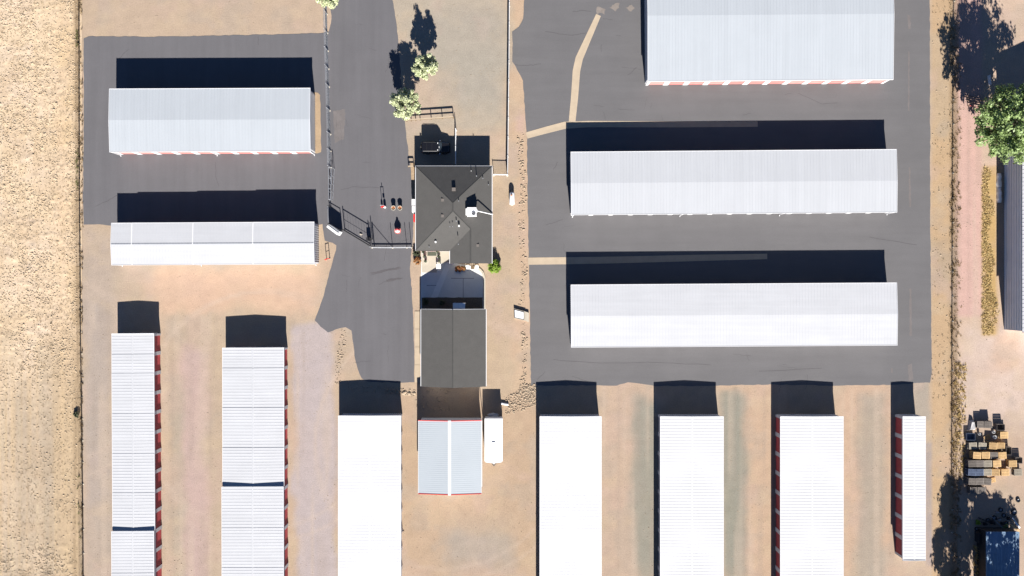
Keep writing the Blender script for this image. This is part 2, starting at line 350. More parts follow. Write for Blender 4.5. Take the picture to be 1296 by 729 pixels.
# ------------------------------------------------------------------ paved areas
def ragged(pts, step=5.0, amp=.6, seed=1):
    rr = random.Random(seed); out = []
    for (a, b), (c, d) in zip(pts, pts[1:]+pts[:1]):
        n = max(1, int(math.hypot(c-a, d-b)/step))
        for i in range(n): t = i/n; out.append((a+(c-a)*t+rr.uniform(-amp, amp), b+(d-b)*t+rr.uniform(-amp, amp)))
    return out
def slab(name, pts, z0, z1, m, parent=None, amp=.6, step=5.0, seed=1, kind='structure'):
    b = MB(); b.prism([P2(*p) for p in ragged(pts, step, amp, seed)], z0, z1)
    me = b.mesh(name); bm = bmesh.new(); bm.from_mesh(me); bmesh.ops.triangulate(bm, faces=[f for f in bm.faces if len(f.verts) > 4]); bm.to_mesh(me); bm.free()
    me.materials.append(m); o = link(name, me, parent)
    if parent is None: tag(o, kind=kind)
    return o
west_lot = slab('asphalt_west', [(106,49),(112,46),(200,46.5),(330,44),(409,42),(416,40),(420,24),(418,8),(418,-60),(494,-60),(497,0),(502,30),(507,90),(512,150),(517,195),(520,212),(523,262),(523,300),(518.5,340),(521,365),(523,400),(524.2,440),(524.2,484),(490,484),(466,483),(458,479),(452,466),(448,445),(445,418),(437,414),(425,417),(415,421),(406,413),(398,406),(408,380),(417,345),(424,322),(426,311),(421,307),(411,305),(408,284),(350,287),(180,287),(141,286),(124,284),(106,284.5),(105,250),(106,150)], -.05, .02, M['asphalt'], amp=.5, seed=3)
east_lot = slab('asphalt_east', [(663,-80),(663,0),(662,24),(657,34),(648.5,40),(648.5,78),(655,89),(662,102),(665,150),(667,172),(668,260),(669,330),(670.5,400),(672,488),(680,488),(758,487.5),(780,488),(795,484),(812,486),(830,488.5),(907,488),(975,486.5),(1057,488),(1128,487),(1160,484.5),(1177,484),(1179,472),(1177.5,300),(1177,100),(1176.5,-80)], -.05, .02, M['asphalt_e'], amp=.45, seed=4)
slab('soil_strip', [(394,116),(402,117),(405,120),(406,150),(406.5,192),(402,194),(394,193)], .0, .026, M['sand'], amp=.4, seed=5)
for i, pp in enumerate([[(421,140),(437,138),(436,176),(424,181)],[(469,345),(506,338),(507,340),(470,347)],[(488,354),(510,351),(509,353),(489,357)]]):
    slab('patch', pp, .0, .0245, M['scuff'] if i == 0 else M['patch'], west_lot, amp=.8, step=3, seed=20+i)
for i, pp in enumerate([[(755,10),(757,8),(762,10),(766,12),(765,18),(759,16),(755,18)],[(772,10),(779,4),(784,4),(783,10),(779,14),(774,11)],[(792,10),(799,6),(803,11),(797,15)]]):
    slab('stain', pp, .0, .0245, M['stain'], east_lot, amp=.7, step=2, seed=30+i)
for i, pp in enumerate([[(1148,18),(1152,20),(1153,36),(1149,37)],[(1149.5,65),(1151,65),(1151,140),(1149,140)],[(1150,212),(1152,212),(1153,262),(1150.5,262)],[(1151,365),(1153.5,365),(1154,425),(1151,425)],[(1149,462),(1154,460),(1156,480),(1150,483)],[(1128,466),(1130,466),(1130,472),(1128,472)]]):
    slab('stain', pp, .0, .0245, M['scuff'], east_lot, amp=.5, step=3, seed=40+i)
def crack(pts, parent, wpx=.35, m='crack'):
    b = MB(); rr = random.Random(len(pts)*7+int(pts[0][0])); q = []
    for (a, c), (d, e) in zip(pts, pts[1:]):
        for i in range(5): t = i/5; q.append((a+(d-a)*t+rr.uniform(-.6, .6), c+(e-c)*t+rr.uniform(-.6, .6)))
    q.append(pts[-1])
    for (a, c), (d, e) in zip(q, q[1:]):
        L = math.hypot(d-a, e-c) or 1; nx, ny = -(e-c)/L*wpx/2, (d-a)/L*wpx/2
        vs = [(*P2(a+nx, c+ny), .025), (*P2(d+nx, e+ny), .025), (*P2(d-nx, e-ny), .025), (*P2(a-nx, c-ny), .025)]; b.add(vs, [(0,1,2,3)])
    return b.build('crack', M[m], parent, fixn=False)
for pts in [[(120,262),(140,252),(150,246)],[(273,205),(273,222),(277,236)],[(327,46),(327,57)],[(150,75),(163,62)],[(470,348),(487,343),(505,338)],[(480,360),(492,354),(509,352)],[(432,240),(450,236),(480,238)],[(486,330),(490,305)]]: crack(pts, west_lot)
for i_ in range(46):                                             # fine random hairline cracks and drips
    r_ = random.Random(700+i_); e_ = r_.random() < .6; x_, y_ = (r_.uniform(690,1165), r_.choice([r_.uniform(115,148), r_.uniform(280,312), r_.uniform(446,480), r_.uniform(10,140)])) if e_ else (r_.uniform(425,510), r_.uniform(10,470))
    a_ = r_.choice([0, math.pi/2])+r_.uniform(-.35,.35); l_ = r_.uniform(5,26); crack([(x_, y_), (x_+l_*.5*math.cos(a_)+r_.uniform(-1,1), y_+l_*.5*math.sin(a_)), (x_+l_*math.cos(a_), y_+l_*math.sin(a_))], east_lot if e_ else west_lot, r_.uniform(.12,.28))
for pts in [[(725,15),(737,13),(748,15)],[(652,82),(668,83),(685,81)],[(690,40),(720,45),(745,42)],[(700,215),(706,205)],[(795,95),(806,85)],[(690,285),(712,278)],[(700,455),(760,460),(820,458),(900,462)],[(960,470),(1040,466)],[(680,480),(690,470)],[(1010,118),(1040,132),(1060,130)],[(1100,300),(1160,310)]]: crack(pts, east_lot)

def channel(pts, wpx, name='drain_channel'):
    b = MB(); L = []
    for i, (a, c) in enumerate(pts):
        p0 = pts[max(0, i-1)]; p1 = pts[min(len(pts)-1, i+1)]; d = math.hypot(p1[0]-p0[0], p1[1]-p0[1]); nx, ny = -(p1[1]-p0[1])/d, (p1[0]-p0[0])/d
        wv = wpx[i] if hasattr(wpx, '__len__') else wpx
        L.append([(*P2(a+nx*wv*t, c+ny*wv*t), z) for t, z in ((-.5, -.02), (-.5, .034), (0, .027), (.5, .034), (.5, -.02))])
    for A_, B_ in zip(L, L[1:]): b.add(A_+B_, [(k, k+1, k+6, k+5) for k in range(4)])
    b.add(L[0], [(0,1,2,3,4)]); b.add(L[-1], [(4,3,2,1,0)])
    return tag(b.build(name, M['concrete'], origin=(0,0,0), fixn=True), kind='structure')
channel([(757.5,19),(745,47),(733,74),(729.5,90),(727,125),(724,154)], [6.5,8,9.5,9.5,9,8.5])
channel([(666.5,171.5),(690,165),(715,158.5),(745,157),(860,157.5),(959,157)], [8,8.5,9,8,7.5,7])
channel([(668.5,330.5),(717,330),(780,329),(880,326.5),(971,324.5)], [9,9,8.5,8,7])
crack([(925,157.5),(945,157)], east_lot, 1.4)

# ------------------------------------------------------------------ storage buildings
def roof_slope(b, u0, u1, e, r, ze, zr, axis, pitch=.46, rib=.045, th=.05):
    """ribbed sheet between eave line e and ridge line r, along u"""
    us = []; n = max(1, round((u1-u0)/pitch)); p = (u1-u0)/n
    for i in range(n):
        s = u0+i*p; us += [(s, 0 if i else rib), (s+.35*p, 0), (s+.35*p+.03, 0)] if False else [(s+.00, rib), (s+.03, rib), (s+.05, 0), (s+p-.02, 0)]
    us.append((u1, rib)); f = (lambda u, v, z: (u, v, z)) if axis == 'x' else (lambda u, v, z: (v, u, z))
    top = []; k = len(us)
    for u, z in us: top.append(f(u, e, ze+z))
    for u, z in us: top.append(f(u, r, zr+z))
    for u, z in us: top.append(f(u, e, ze-th))
    for u, z in us: top.append(f(u, r, zr-th))
    fs = []
    for i in range(k-1): fs += [(i, i+1, k+i+1, k+i), (2*k+i, 3*k+i, 3*k+i+1, 2*k+i+1), (i, 2*k+i, 2*k+i+1, i+1)]
    fs += [(0, k, 3*k, 2*k), (k-1, 3*k-1, 4*k-1, 2*k-1)]
    b.add(top, fs)
def face(b, pts, th=.12):
    n = len(pts); lo = [(x, y, z-th) for x, y, z in pts]; b.add(list(pts)+lo, [tuple(range(n)), tuple(range(2*n-1, n-1, -1))]+[(i, i+n, (i+1) % n+n, (i+1) % n) for i in range(n)]); return b
DOORM = {}
def door_mesh(wd, hd, m):
    key = (round(wd, 2), hd, m)
    if key not in DOORM:
        b = MB(); n = 9; pts = []
        for i in range(n):
            z = hd*i/n; s = hd/n; pts += [(z, .0), (z+s*.35, .035), (z+s*.7, .035)]
        pts.append((hd, .0)); k = len(pts); vs = [(-wd/2, -d, z) for z, d in pts]+[(wd/2, -d, z) for z, d in pts]
        b.add(vs, [(i, k+i, k+i+1, i+1) for i in range(k-1)])
        me = b.mesh('roller_door'); me.materials.append(M[m]); DOORM[key] = me
    return DOORM[key]
BOXM = {}
def box_mesh(name, sx, sy, sz, m):
    key = (name, round(sx, 3), round(sy, 3), round(sz, 3), m)
    if key not in BOXM:
        me = MB().box(-sx/2, sx/2, -sy/2, sy/2, 0, sz).mesh(name); me.materials.append(M[m]); BOXM[key] = me
    return BOXM[key]
def storage(label, px, py, h, ridge, rise, rmat, doors=None, secs=None, wall='wall_w', pillar=.6, doorm='red', ov=.10, spouts=None, group='storage buildings', rib=.021, cap=None, wallrib=.30, rot=0.0, seams=False):
    doors = doors or []
    X0 = P(px[0], 0, h)[0]; X1 = P(px[1], 0, h)[0]; Y1 = P(0, py[0], h)[1]; Y0 = P(0, py[1], h)[1]
    t = thing('storage_building', label, 'storage building', ((X0+X1)/2, (Y0+Y1)/2, 0), group); t.rotation_euler = (0, 0, rot)
    if ridge == 'x': u0, u1, v0, v1 = X0, X1, Y0, Y1
    else: u0, u1, v0, v1 = Y0, Y1, X0, X1
    f = (lambda u, v, z: (u, v, z)) if ridge == 'x' else (lambda u, v, z: (v, u, z))
    vm = (v0+v1)/2; dep = .13
    if not secs: secs = [(u0, u1, 0, rise)]
    side = {'x': {'s': 'v0', 'n': 'v1', 'w': 'u0', 'e': 'u1'}, 'y': {'w': 'v0', 'e': 'v1', 's': 'u0', 'n': 'u1'}}[ridge]
    rec = {k: 0 for k in ('v0', 'v1', 'u0', 'u1')}
    for d in doors: rec[side[d]] = dep
    for i, (a, c, dz, rs) in enumerate(secs):
        b = MB(); a0 = a+(ov+rec['u0'] if i == 0 else 0); c0 = c-(ov+rec['u1'] if i == len(secs)-1 else 0)
        w0 = v0+ov+rec['v0']; w1 = v1-ov-rec['v1']; ze = h+dz-.06; zr = h+dz+rs-.06
        q0 = ze+(zr-ze)*(w0-v0)/(vm-v0); q1 = ze+(zr-ze)*(v1-w1)/(v1-vm)
        prof = [(w0, -.05), (w1, -.05), (w1, q1-.004), (vm, zr-.004), (w0, q0-.004)]
        b.add([f(a0, v, z) for v, z in prof]+[f(c0, v, z) for v, z in prof], [(4,3,2,1,0), (5,6,7,8,9)]+[(k, (k+1) % 5, (k+1) % 5+5, k+5) for k in range(5)])
        # vertical ribs on plain walls
        def vribs(fixed, lo, hi, out, isu, ztop):
            n = int((hi-lo)/wallrib)
            for j in range(n):
                s = lo+wallrib*(j+.5); zt = ztop(s)-.02
                wr_ = wallrib*.27; pts = [(s-wr_, 0), (s-wr_*.45, .085), (s+wr_*.45, .085), (s+wr_, 0)]
                g = (lambda s_, o_, z_: f(fixed+out*o_, s_, z_)) if isu else (lambda s_, o_, z_: f(s_, fixed+out*o_, z_))
                b.add([g(s_, o_, .02) for s_, o_ in pts]+[g(s_, o_, zt) for s_, o_ in pts], [(0,1,5,4), (1,2,6,5), (2,3,7,6)])
        zt_g = lambda s: ze+(zr-ze)*(1-abs(s-vm)/(vm-v0))
        if i == 0 and not rec['u0']: vribs(a0, w0, w1, -1, True, zt_g)
        if i == len(secs)-1 and not rec['u1']: vribs(c0, w0, w1, 1, True, zt_g)
        if not rec['v0']: vribs(w0, a0, c0, -1, False, lambda s: q0)
        if not rec['v1']: vribs(w1, a0, c0, 1, False, lambda s: q1)
        b.build('wall', M[wall], t, fixn=True)
        if ridge == 'x': rib = min(rib, .017)
        for e in (v0, v1):
            b = MB(); roof_slope(b, a+.002, c-.002, e, vm, h+dz, h+dz+rs, ridge, rib=rib); b.build('roof_sheet', rmat, t, fixn=True)
        b = MB(); wv = .05; ct = .004
        sl_ = rs/(vm-v0)
        zc = h+dz+rs; bv = wv+.08; zb = zc-sl_*bv+.004
        prof = [(vm-bv, zb), (vm-wv, zc+rib+ct-sl_*wv), (vm, zc+rib+ct+.002), (vm+wv, zc+rib+ct-sl_*wv), (vm+bv, zb), (vm, zc+.001)]
        b.add([f(a+.004, v, z) for v, z in prof]+[f(c-.004, v, z) for v, z in prof], [(5,4,3,2,1,0), (6,7,8,9,10,11)]+[(k, (k+1) % 6, (k+1) % 6+6, k+6) for k in range(6)])
        if ridge == 'y' or cap: b.build('ridge_cap', M[cap] if cap else rmat, t, fixn=True)
        if seams and i:
            for e in (v0, v1):
                b = MB(); p_ = [f(a-.05, e, h+dz+.03), f(a+.07, e, h+dz+.03), f(a+.07, vm, h+dz+rs+.03), f(a-.05, vm, h+dz+rs+.03)]; face(b, p_, .14); b.build('seam_trim', M['trim_w'], t, fixn=True)
        # white edge trim on the two eaves
        for sgn, e in ((-1, v0), (1, v1)):
            b = MB(); vv = sorted((e+sgn*.004, e+sgn*.07))
            p0 = f(a+.003, vv[0], h+dz-.12); p1 = f(c-.003, vv[1], h+dz+.03)
            b.box(min(p0[0], p1[0]), max(p0[0], p1[0]), min(p0[1], p1[1]), max(p0[1], p1[1]), p0[2], p1[2]); b.build('eave_trim', M['trim_w'], t)
    for sgn, e, dz, rs in ((-1, u0, secs[0][2], secs[0][3]), (1, u1, secs[-1][2], secs[-1][3])):     # rake trim
        b = MB(); x_, y_ = e+sgn*.004, e+sgn*.06
        prof = [(v0-.07, h+dz-.12), (vm, h+dz+rs-.10), (v1+.07, h+dz-.12), (v1+.07, h+dz+.06), (vm, h+dz+rs+.085), (v0-.07, h+dz+.06)]
        b.add([f(x_, v, z) for v, z in prof]+[f(y_, v, z) for v, z in prof], [(0,1,4,5), (1,2,3,4), (11,10,7,6), (10,9,8,7)]+[(k, (k+1) % 6, (k+1) % 6+6, k+6) for k in range(6)])
        b.build('rake_trim', M['trim_w'], t, fixn=True)
    hd = 2.15
    for d in doors:
        key = side[d]; along_u = key[0] == 'v'
        lo, hi = (u0+ov, u1-ov) if along_u else (v0+ov, v1-ov)
        n = max(1, round((hi-lo)/3.04)); p = (hi-lo)/n
        vis_lo = -1e9
        rz = {'s': 0, 'e': math.pi/2, 'n': math.pi, 'w': -math.pi/2}[d]
        fixed = {'v0': v0+ov, 'v1': v1-ov, 'u0': u0+ov, 'u1': u1-ov}[key]; inn = {'v0': 1, 'v1': -1, 'u0': 1, 'u1': -1}[key]
        for j in range(n+1):
            s = lo+j*p; wdt = pillar if 0 < j < n else pillar/2+.02
            s_ = s if 0 < j < n else (s+wdt/2 if j == 0 else s-wdt/2)
            c_ = fixed+inn*(dep/2+.002); pos = f(s_, c_, 0) if along_u else f(c_, s_, 0)
            sx, sy = (wdt, dep) if d in 'sn' else (dep, wdt)
            inst(box_mesh('pillar', sx, sy, hd-.002, wall), 'pillar', t, (pos[0], pos[1], 0))
        wdr = p-pillar-.01
        for j in range(n):
            s = lo+(j+.5)*p; c_ = fixed+inn*(dep-.012); pos = f(s, c_, 0) if along_u else f(c_, s, 0)
            inst(door_mesh(wdr, hd, doorm), 'roller_door', t, (pos[0], pos[1], .01), rz)
        for (a, c, dz, rs) in secs if along_u else [(lo, hi, 0, 0)]:
            a = max(a, lo); c = min(c, hi)
            c0, c1 = sorted((fixed+inn*.001, fixed+inn*(dep+.001))); p0 = f(a+.001, c0, 0) if along_u else f(c0, a, 0); p1 = f(c-.001, c1, 0) if along_u else f(c1, c, 0)
            MB().box(p0[0], p1[0], p0[1], p1[1], hd, h+dz-.068).build('door_header', M[wall], t)
    for (sx_, sy_, d) in spouts or []:
        o_ = {'s': (0, -1), 'e': (1, 0), 'n': (0, 1), 'w': (-1, 0)}[d]
        x_ = P(sx_, 0, 0)[0] if d in 'sn' else (X0 if d == 'w' else X1); y_ = P(0, sy_, 0)[1] if d in 'ew' else (Y0 if d == 's' else Y1)
        x_ = min(max(x_, X0+.1), X1-.1)
        b = MB(); b.box(x_+o_[0]*.02-.05, x_+o_[0]*.02+.05, y_+o_[1]*.0-.05, y_+o_[1]*.0+.05, .05, h-.125)
        b.box(*sorted((x_-.05, x_+.05+o_[0]*.22)), *sorted((y_+o_[1]*.051, y_+o_[1]*.22)), .02, .12)
        b.build('downspout', M['trim_w'], t)
    return t
def usecs(h, seams, dzs, rises):
    ys_ = [P(0, y, h)[1] for y in seams]
    out = [(ys_[i+1], ys_[i], dzs[i], rises[i]) for i in range(len(seams)-1)]
    return out[::-1]
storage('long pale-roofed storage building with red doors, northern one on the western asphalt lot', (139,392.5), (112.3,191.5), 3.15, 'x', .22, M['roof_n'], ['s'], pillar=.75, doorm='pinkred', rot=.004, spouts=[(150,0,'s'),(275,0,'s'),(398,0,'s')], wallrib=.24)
hB = 2.75; xsB = [P(x, 0, hB)[0] for x in (141.5,167.5,245,321,398)]
storage('storage building with pale roof split by seams into blocks, nearest the black gate', (141.5,398), (282,334.5), hB, 'x', .30, M['roof_w'], [], secs=[(xsB[0], xsB[1], 0, .22), (xsB[1], xsB[2], .10, .20), (xsB[2], xsB[3], .18, .22), (xsB[3], xsB[4], .26, .22)], rot=.005, seams=True, spouts=[(155,0,'s'),(255,0,'s'),(400,0,'s')], rib=.02, wallrib=.34, cap='galv')
se = [422.5,448.5,472.5,523.5,574,623.5,671,724,775,825,850]
storage('narrow white-roofed storage row with red doors, nearest the dry field', (143.2,195.7), (422.5,850), 2.65, 'y', .10, M['roof_w'], ['e'], secs=usecs(2.65, se, [0,.03,.05,.07,.09,.11,.46,.48,.50,.52], [.10]*6+[.02]*4), pillar=.55, rot=.0065)
se = [440.5,466,516,566.5,615,667,717,768,818,850]
storage('white-roofed storage row with red doors facing the gravel lane', (282.5,359.5), (440.5,850), 2.6, 'y', .14, M['roof_w'], ['e'], secs=usecs(2.6, se, [0,.03,.06,.09,.46,.48,.50,.52,.54], [.14]*4+[.02]*5), pillar=.5, rot=.003)
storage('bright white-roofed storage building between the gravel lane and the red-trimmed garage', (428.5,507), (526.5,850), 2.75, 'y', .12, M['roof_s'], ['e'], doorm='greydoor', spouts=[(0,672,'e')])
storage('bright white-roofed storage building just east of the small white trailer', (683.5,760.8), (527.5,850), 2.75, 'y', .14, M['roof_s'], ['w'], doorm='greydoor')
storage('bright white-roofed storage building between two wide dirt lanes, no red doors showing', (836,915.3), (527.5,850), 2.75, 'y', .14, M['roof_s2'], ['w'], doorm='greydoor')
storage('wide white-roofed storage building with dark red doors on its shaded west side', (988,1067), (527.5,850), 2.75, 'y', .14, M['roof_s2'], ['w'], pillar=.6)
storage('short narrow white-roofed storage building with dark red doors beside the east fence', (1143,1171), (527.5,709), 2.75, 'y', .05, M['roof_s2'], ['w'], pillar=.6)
storage('widest pale-roofed storage building with red doors toned as sunlit, cut off by the top edge', (819.5,1129.5), (-62,101.5), 2.9, 'x', .38, M['roof_n'], ['s'], pillar=.8, doorm='pinkred', rot=.0075)
storage('long pale-roofed storage building, middle one of three on the eastern lot', (723,1134.5), (191,270), 2.9, 'x', .17, M['roof_ne'], ['s'], pillar=.7, doorm='greydoor', spouts=[(724,0,'s'),(860,0,'s'),(986,0,'s'),(1122,0,'s')], rot=.008)
storage('long white-roofed storage building, southernmost of three on the eastern lot', (723,1134.8), (359.5,438), 2.9, 'x', .2, M['roof_w'], ['s'], pillar=.7, doorm='greydoor', rot=.0065)

# ------------------------------------------------------------------ red-trimmed garage
def red_garage():
    h = 3.45; X0 = P(529.6,0,h)[0]; X1 = P(609,0,h)[0]; Y1 = P(0,532.5,h)[1]; Y0 = P(0,624.5,h)[1]; vm = (X0+X1)/2; rise = .62
    t = thing('metal_garage', 'pale blue metal-roofed garage with red roof trim beside the white trailer', 'garage', (vm, (Y0+Y1)/2, 0))
    b = MB(); o = .14; q = h-.06+rise*o/(vm-X0)
    prof = [(X0+o, -.05), (X1-o, -.05), (X1-o, q-.01), (vm, h+rise-.07), (X0+o, q-.01)]
    b.add([(x, Y0+.12, z) for x, z in prof]+[(x, Y1-.12, z) for x, z in prof], [(0,1,2,3,4), (9,8,7,6,5)]+[(k, (k+1) % 5, (k+1) % 5+5, k+5) for k in range(5)])
    b.build('wall', M['wall_w'], t, fixn=True)
    for e in (X0, X1):
        b = MB(); roof_slope(b, Y0, Y1, e, vm, h, h+rise, 'y', pitch=.30, rib=.014); b.build('roof_sheet', M['roof_blue'], t, fixn=True)
    sl_ = rise/(vm-X0); wv = .22
    b = MB(); prof = [(vm-wv, h+rise+.035-sl_*wv), (vm, h+rise+.035), (vm+wv, h+rise+.035-sl_*wv), (vm+wv, h+rise+.06-sl_*wv), (vm, h+rise+.065), (vm-wv, h+rise+.06-sl_*wv)]
    b.add([(x, Y0-.12, z) for x, z in prof]+[(x, Y1+.12, z) for x, z in prof], [(0,1,4,5), (1,2,3,4), (6,11,10,7), (7,10,9,8)]+[(k, (k+1) % 6, (k+1) % 6+6, k+6) for k in range(6)]); b.build('ridge_cap', M['trim_w'], t, fixn=True)
    for sgn, e in ((-1, Y0), (1, Y1)):
        b = MB(); prof = [(X0-.05, h-.2), (vm, h+rise-.2), (X1+.05, h-.2), (X1+.05, h+.04), (vm, h+rise+.045), (X0-.05, h+.04)]
        y0, y1 = e+sgn*.003, e+sgn*.09
        b.add([(x, y0, z) for x, z in prof]+[(x, y1, z) for x, z in prof], [(0,1,4,5), (1,2,3,4), (6,11,10,7), (7,10,9,8)]+[(k, (k+1) % 6, (k+1) % 6+6, k+6) for k in range(6)]); b.build('gable_trim', M['trim_red'], t, fixn=True)
    MB().box(X0-.05, X0-.003, Y0, Y1, h-.14, h+.03).build('eave_trim', M['trim_w'], t); MB().box(X1+.003, X1+.05, Y0, Y1, h-.14, h+.03).build('eave_trim', M['trim_w'], t)
    MB().box(vm-1.8, vm+1.8, Y0+.06, Y0+.118, 0, 2.6).build('garage_door', M['white'], t)
    b = MB(); b.tube((X1+.1, Y1+.05, .05), (X1+.1, Y1+.05, h-.1), .05); b.tube((X1+.1, Y1+.05, h-.1), (X1+.1, Y0+1, h-.12), .05); b.build('gutter', M['trim_w'], t)
red_garage()

def trailer():
    h = 2.35; X0 = P(613.5,0,h)[0]; X1 = P(636,0,h)[0]; Y1 = P(0,530,h)[1]; Y0 = P(0,585.5,h)[1]; vm = (X0+X1)/2
    t = thing('cargo_trailer', 'small white enclosed trailer with hitch, parked beside the red-trimmed garage', 'trailer', (vm, (Y0+Y1)/2, 0))
    b = MB(); b.prism([(X0, Y1), (X0, Y0+.25), (X0+.15, Y0+.05), (vm, Y0-.1), (X1-.15, Y0+.05), (X1, Y0+.25), (X1, Y1)], .5, h); b.build('body', M['white'], t)
    b = MB(); b.prism([(X0-.03, Y1+.03), (X0-.03, Y0+.22), (vm, Y0-.14), (X1+.03, Y0+.22), (X1+.03, Y1+.03)], h+.002, h+.05); rf = b.build('roof', M['white'], t)
    MB().box(vm-.25, vm+.25, Y0+2.6, Y0+3.1, h+.052, h+.16).build('roof_vent', M['white'], rf)
    b = MB(); b.box(X0+.1, X1-.1, Y0+.2, Y1-.05, .35, .498); b.path([(X0+.5, Y0+.2, .42), (vm, Y0-.95, .42), (X1-.5, Y0+.2, .42)], .05); b.build('chassis', M['black'], t)
    MB().prism([(vm-.32, Y0-.2), (vm+.32, Y0-.2), (vm+.1, Y0-.6), (vm-.1, Y0-.6)], .48, .7).build('hitch_box', M['galv'], t)
    MB().tube((vm, Y0-.75, .0), (vm, Y0-.75, .75), .05).build('jack', M['galv'], t)
    for sx in (X0+.02, X1-.24):
        for dy in (-.45, .45):
            yy = (Y0+Y1)/2+dy-.2; o = MB().lathe([(.2,0),(.34,.02),(.36,.11),(.34,.2),(.2,.22)], (sx, yy, .36), 'x', 16).build('tyre', M['rubber'], t, fixn=True)
            MB().lathe([(.0,.05),(.2,.05),(.2,.17),(.0,.17)], (sx, yy, .36), 'x', 12).build('rim', M['chrome'], o, fixn=True)
    b = MB(); b.box(X0+.12, vm-.02, Y1+.003, Y1+.04, .6, h-.12); b.build('rear_door', M['white'], t); MB().box(vm+.02, X1-.12, Y1+.003, Y1+.04, .6, h-.12).build('rear_door', M['white'], t)
    MB().blob((vm-.1, Y1+.25, .35), .9, .3, .35, 3).build('load', M['tarp'], t)
trailer()

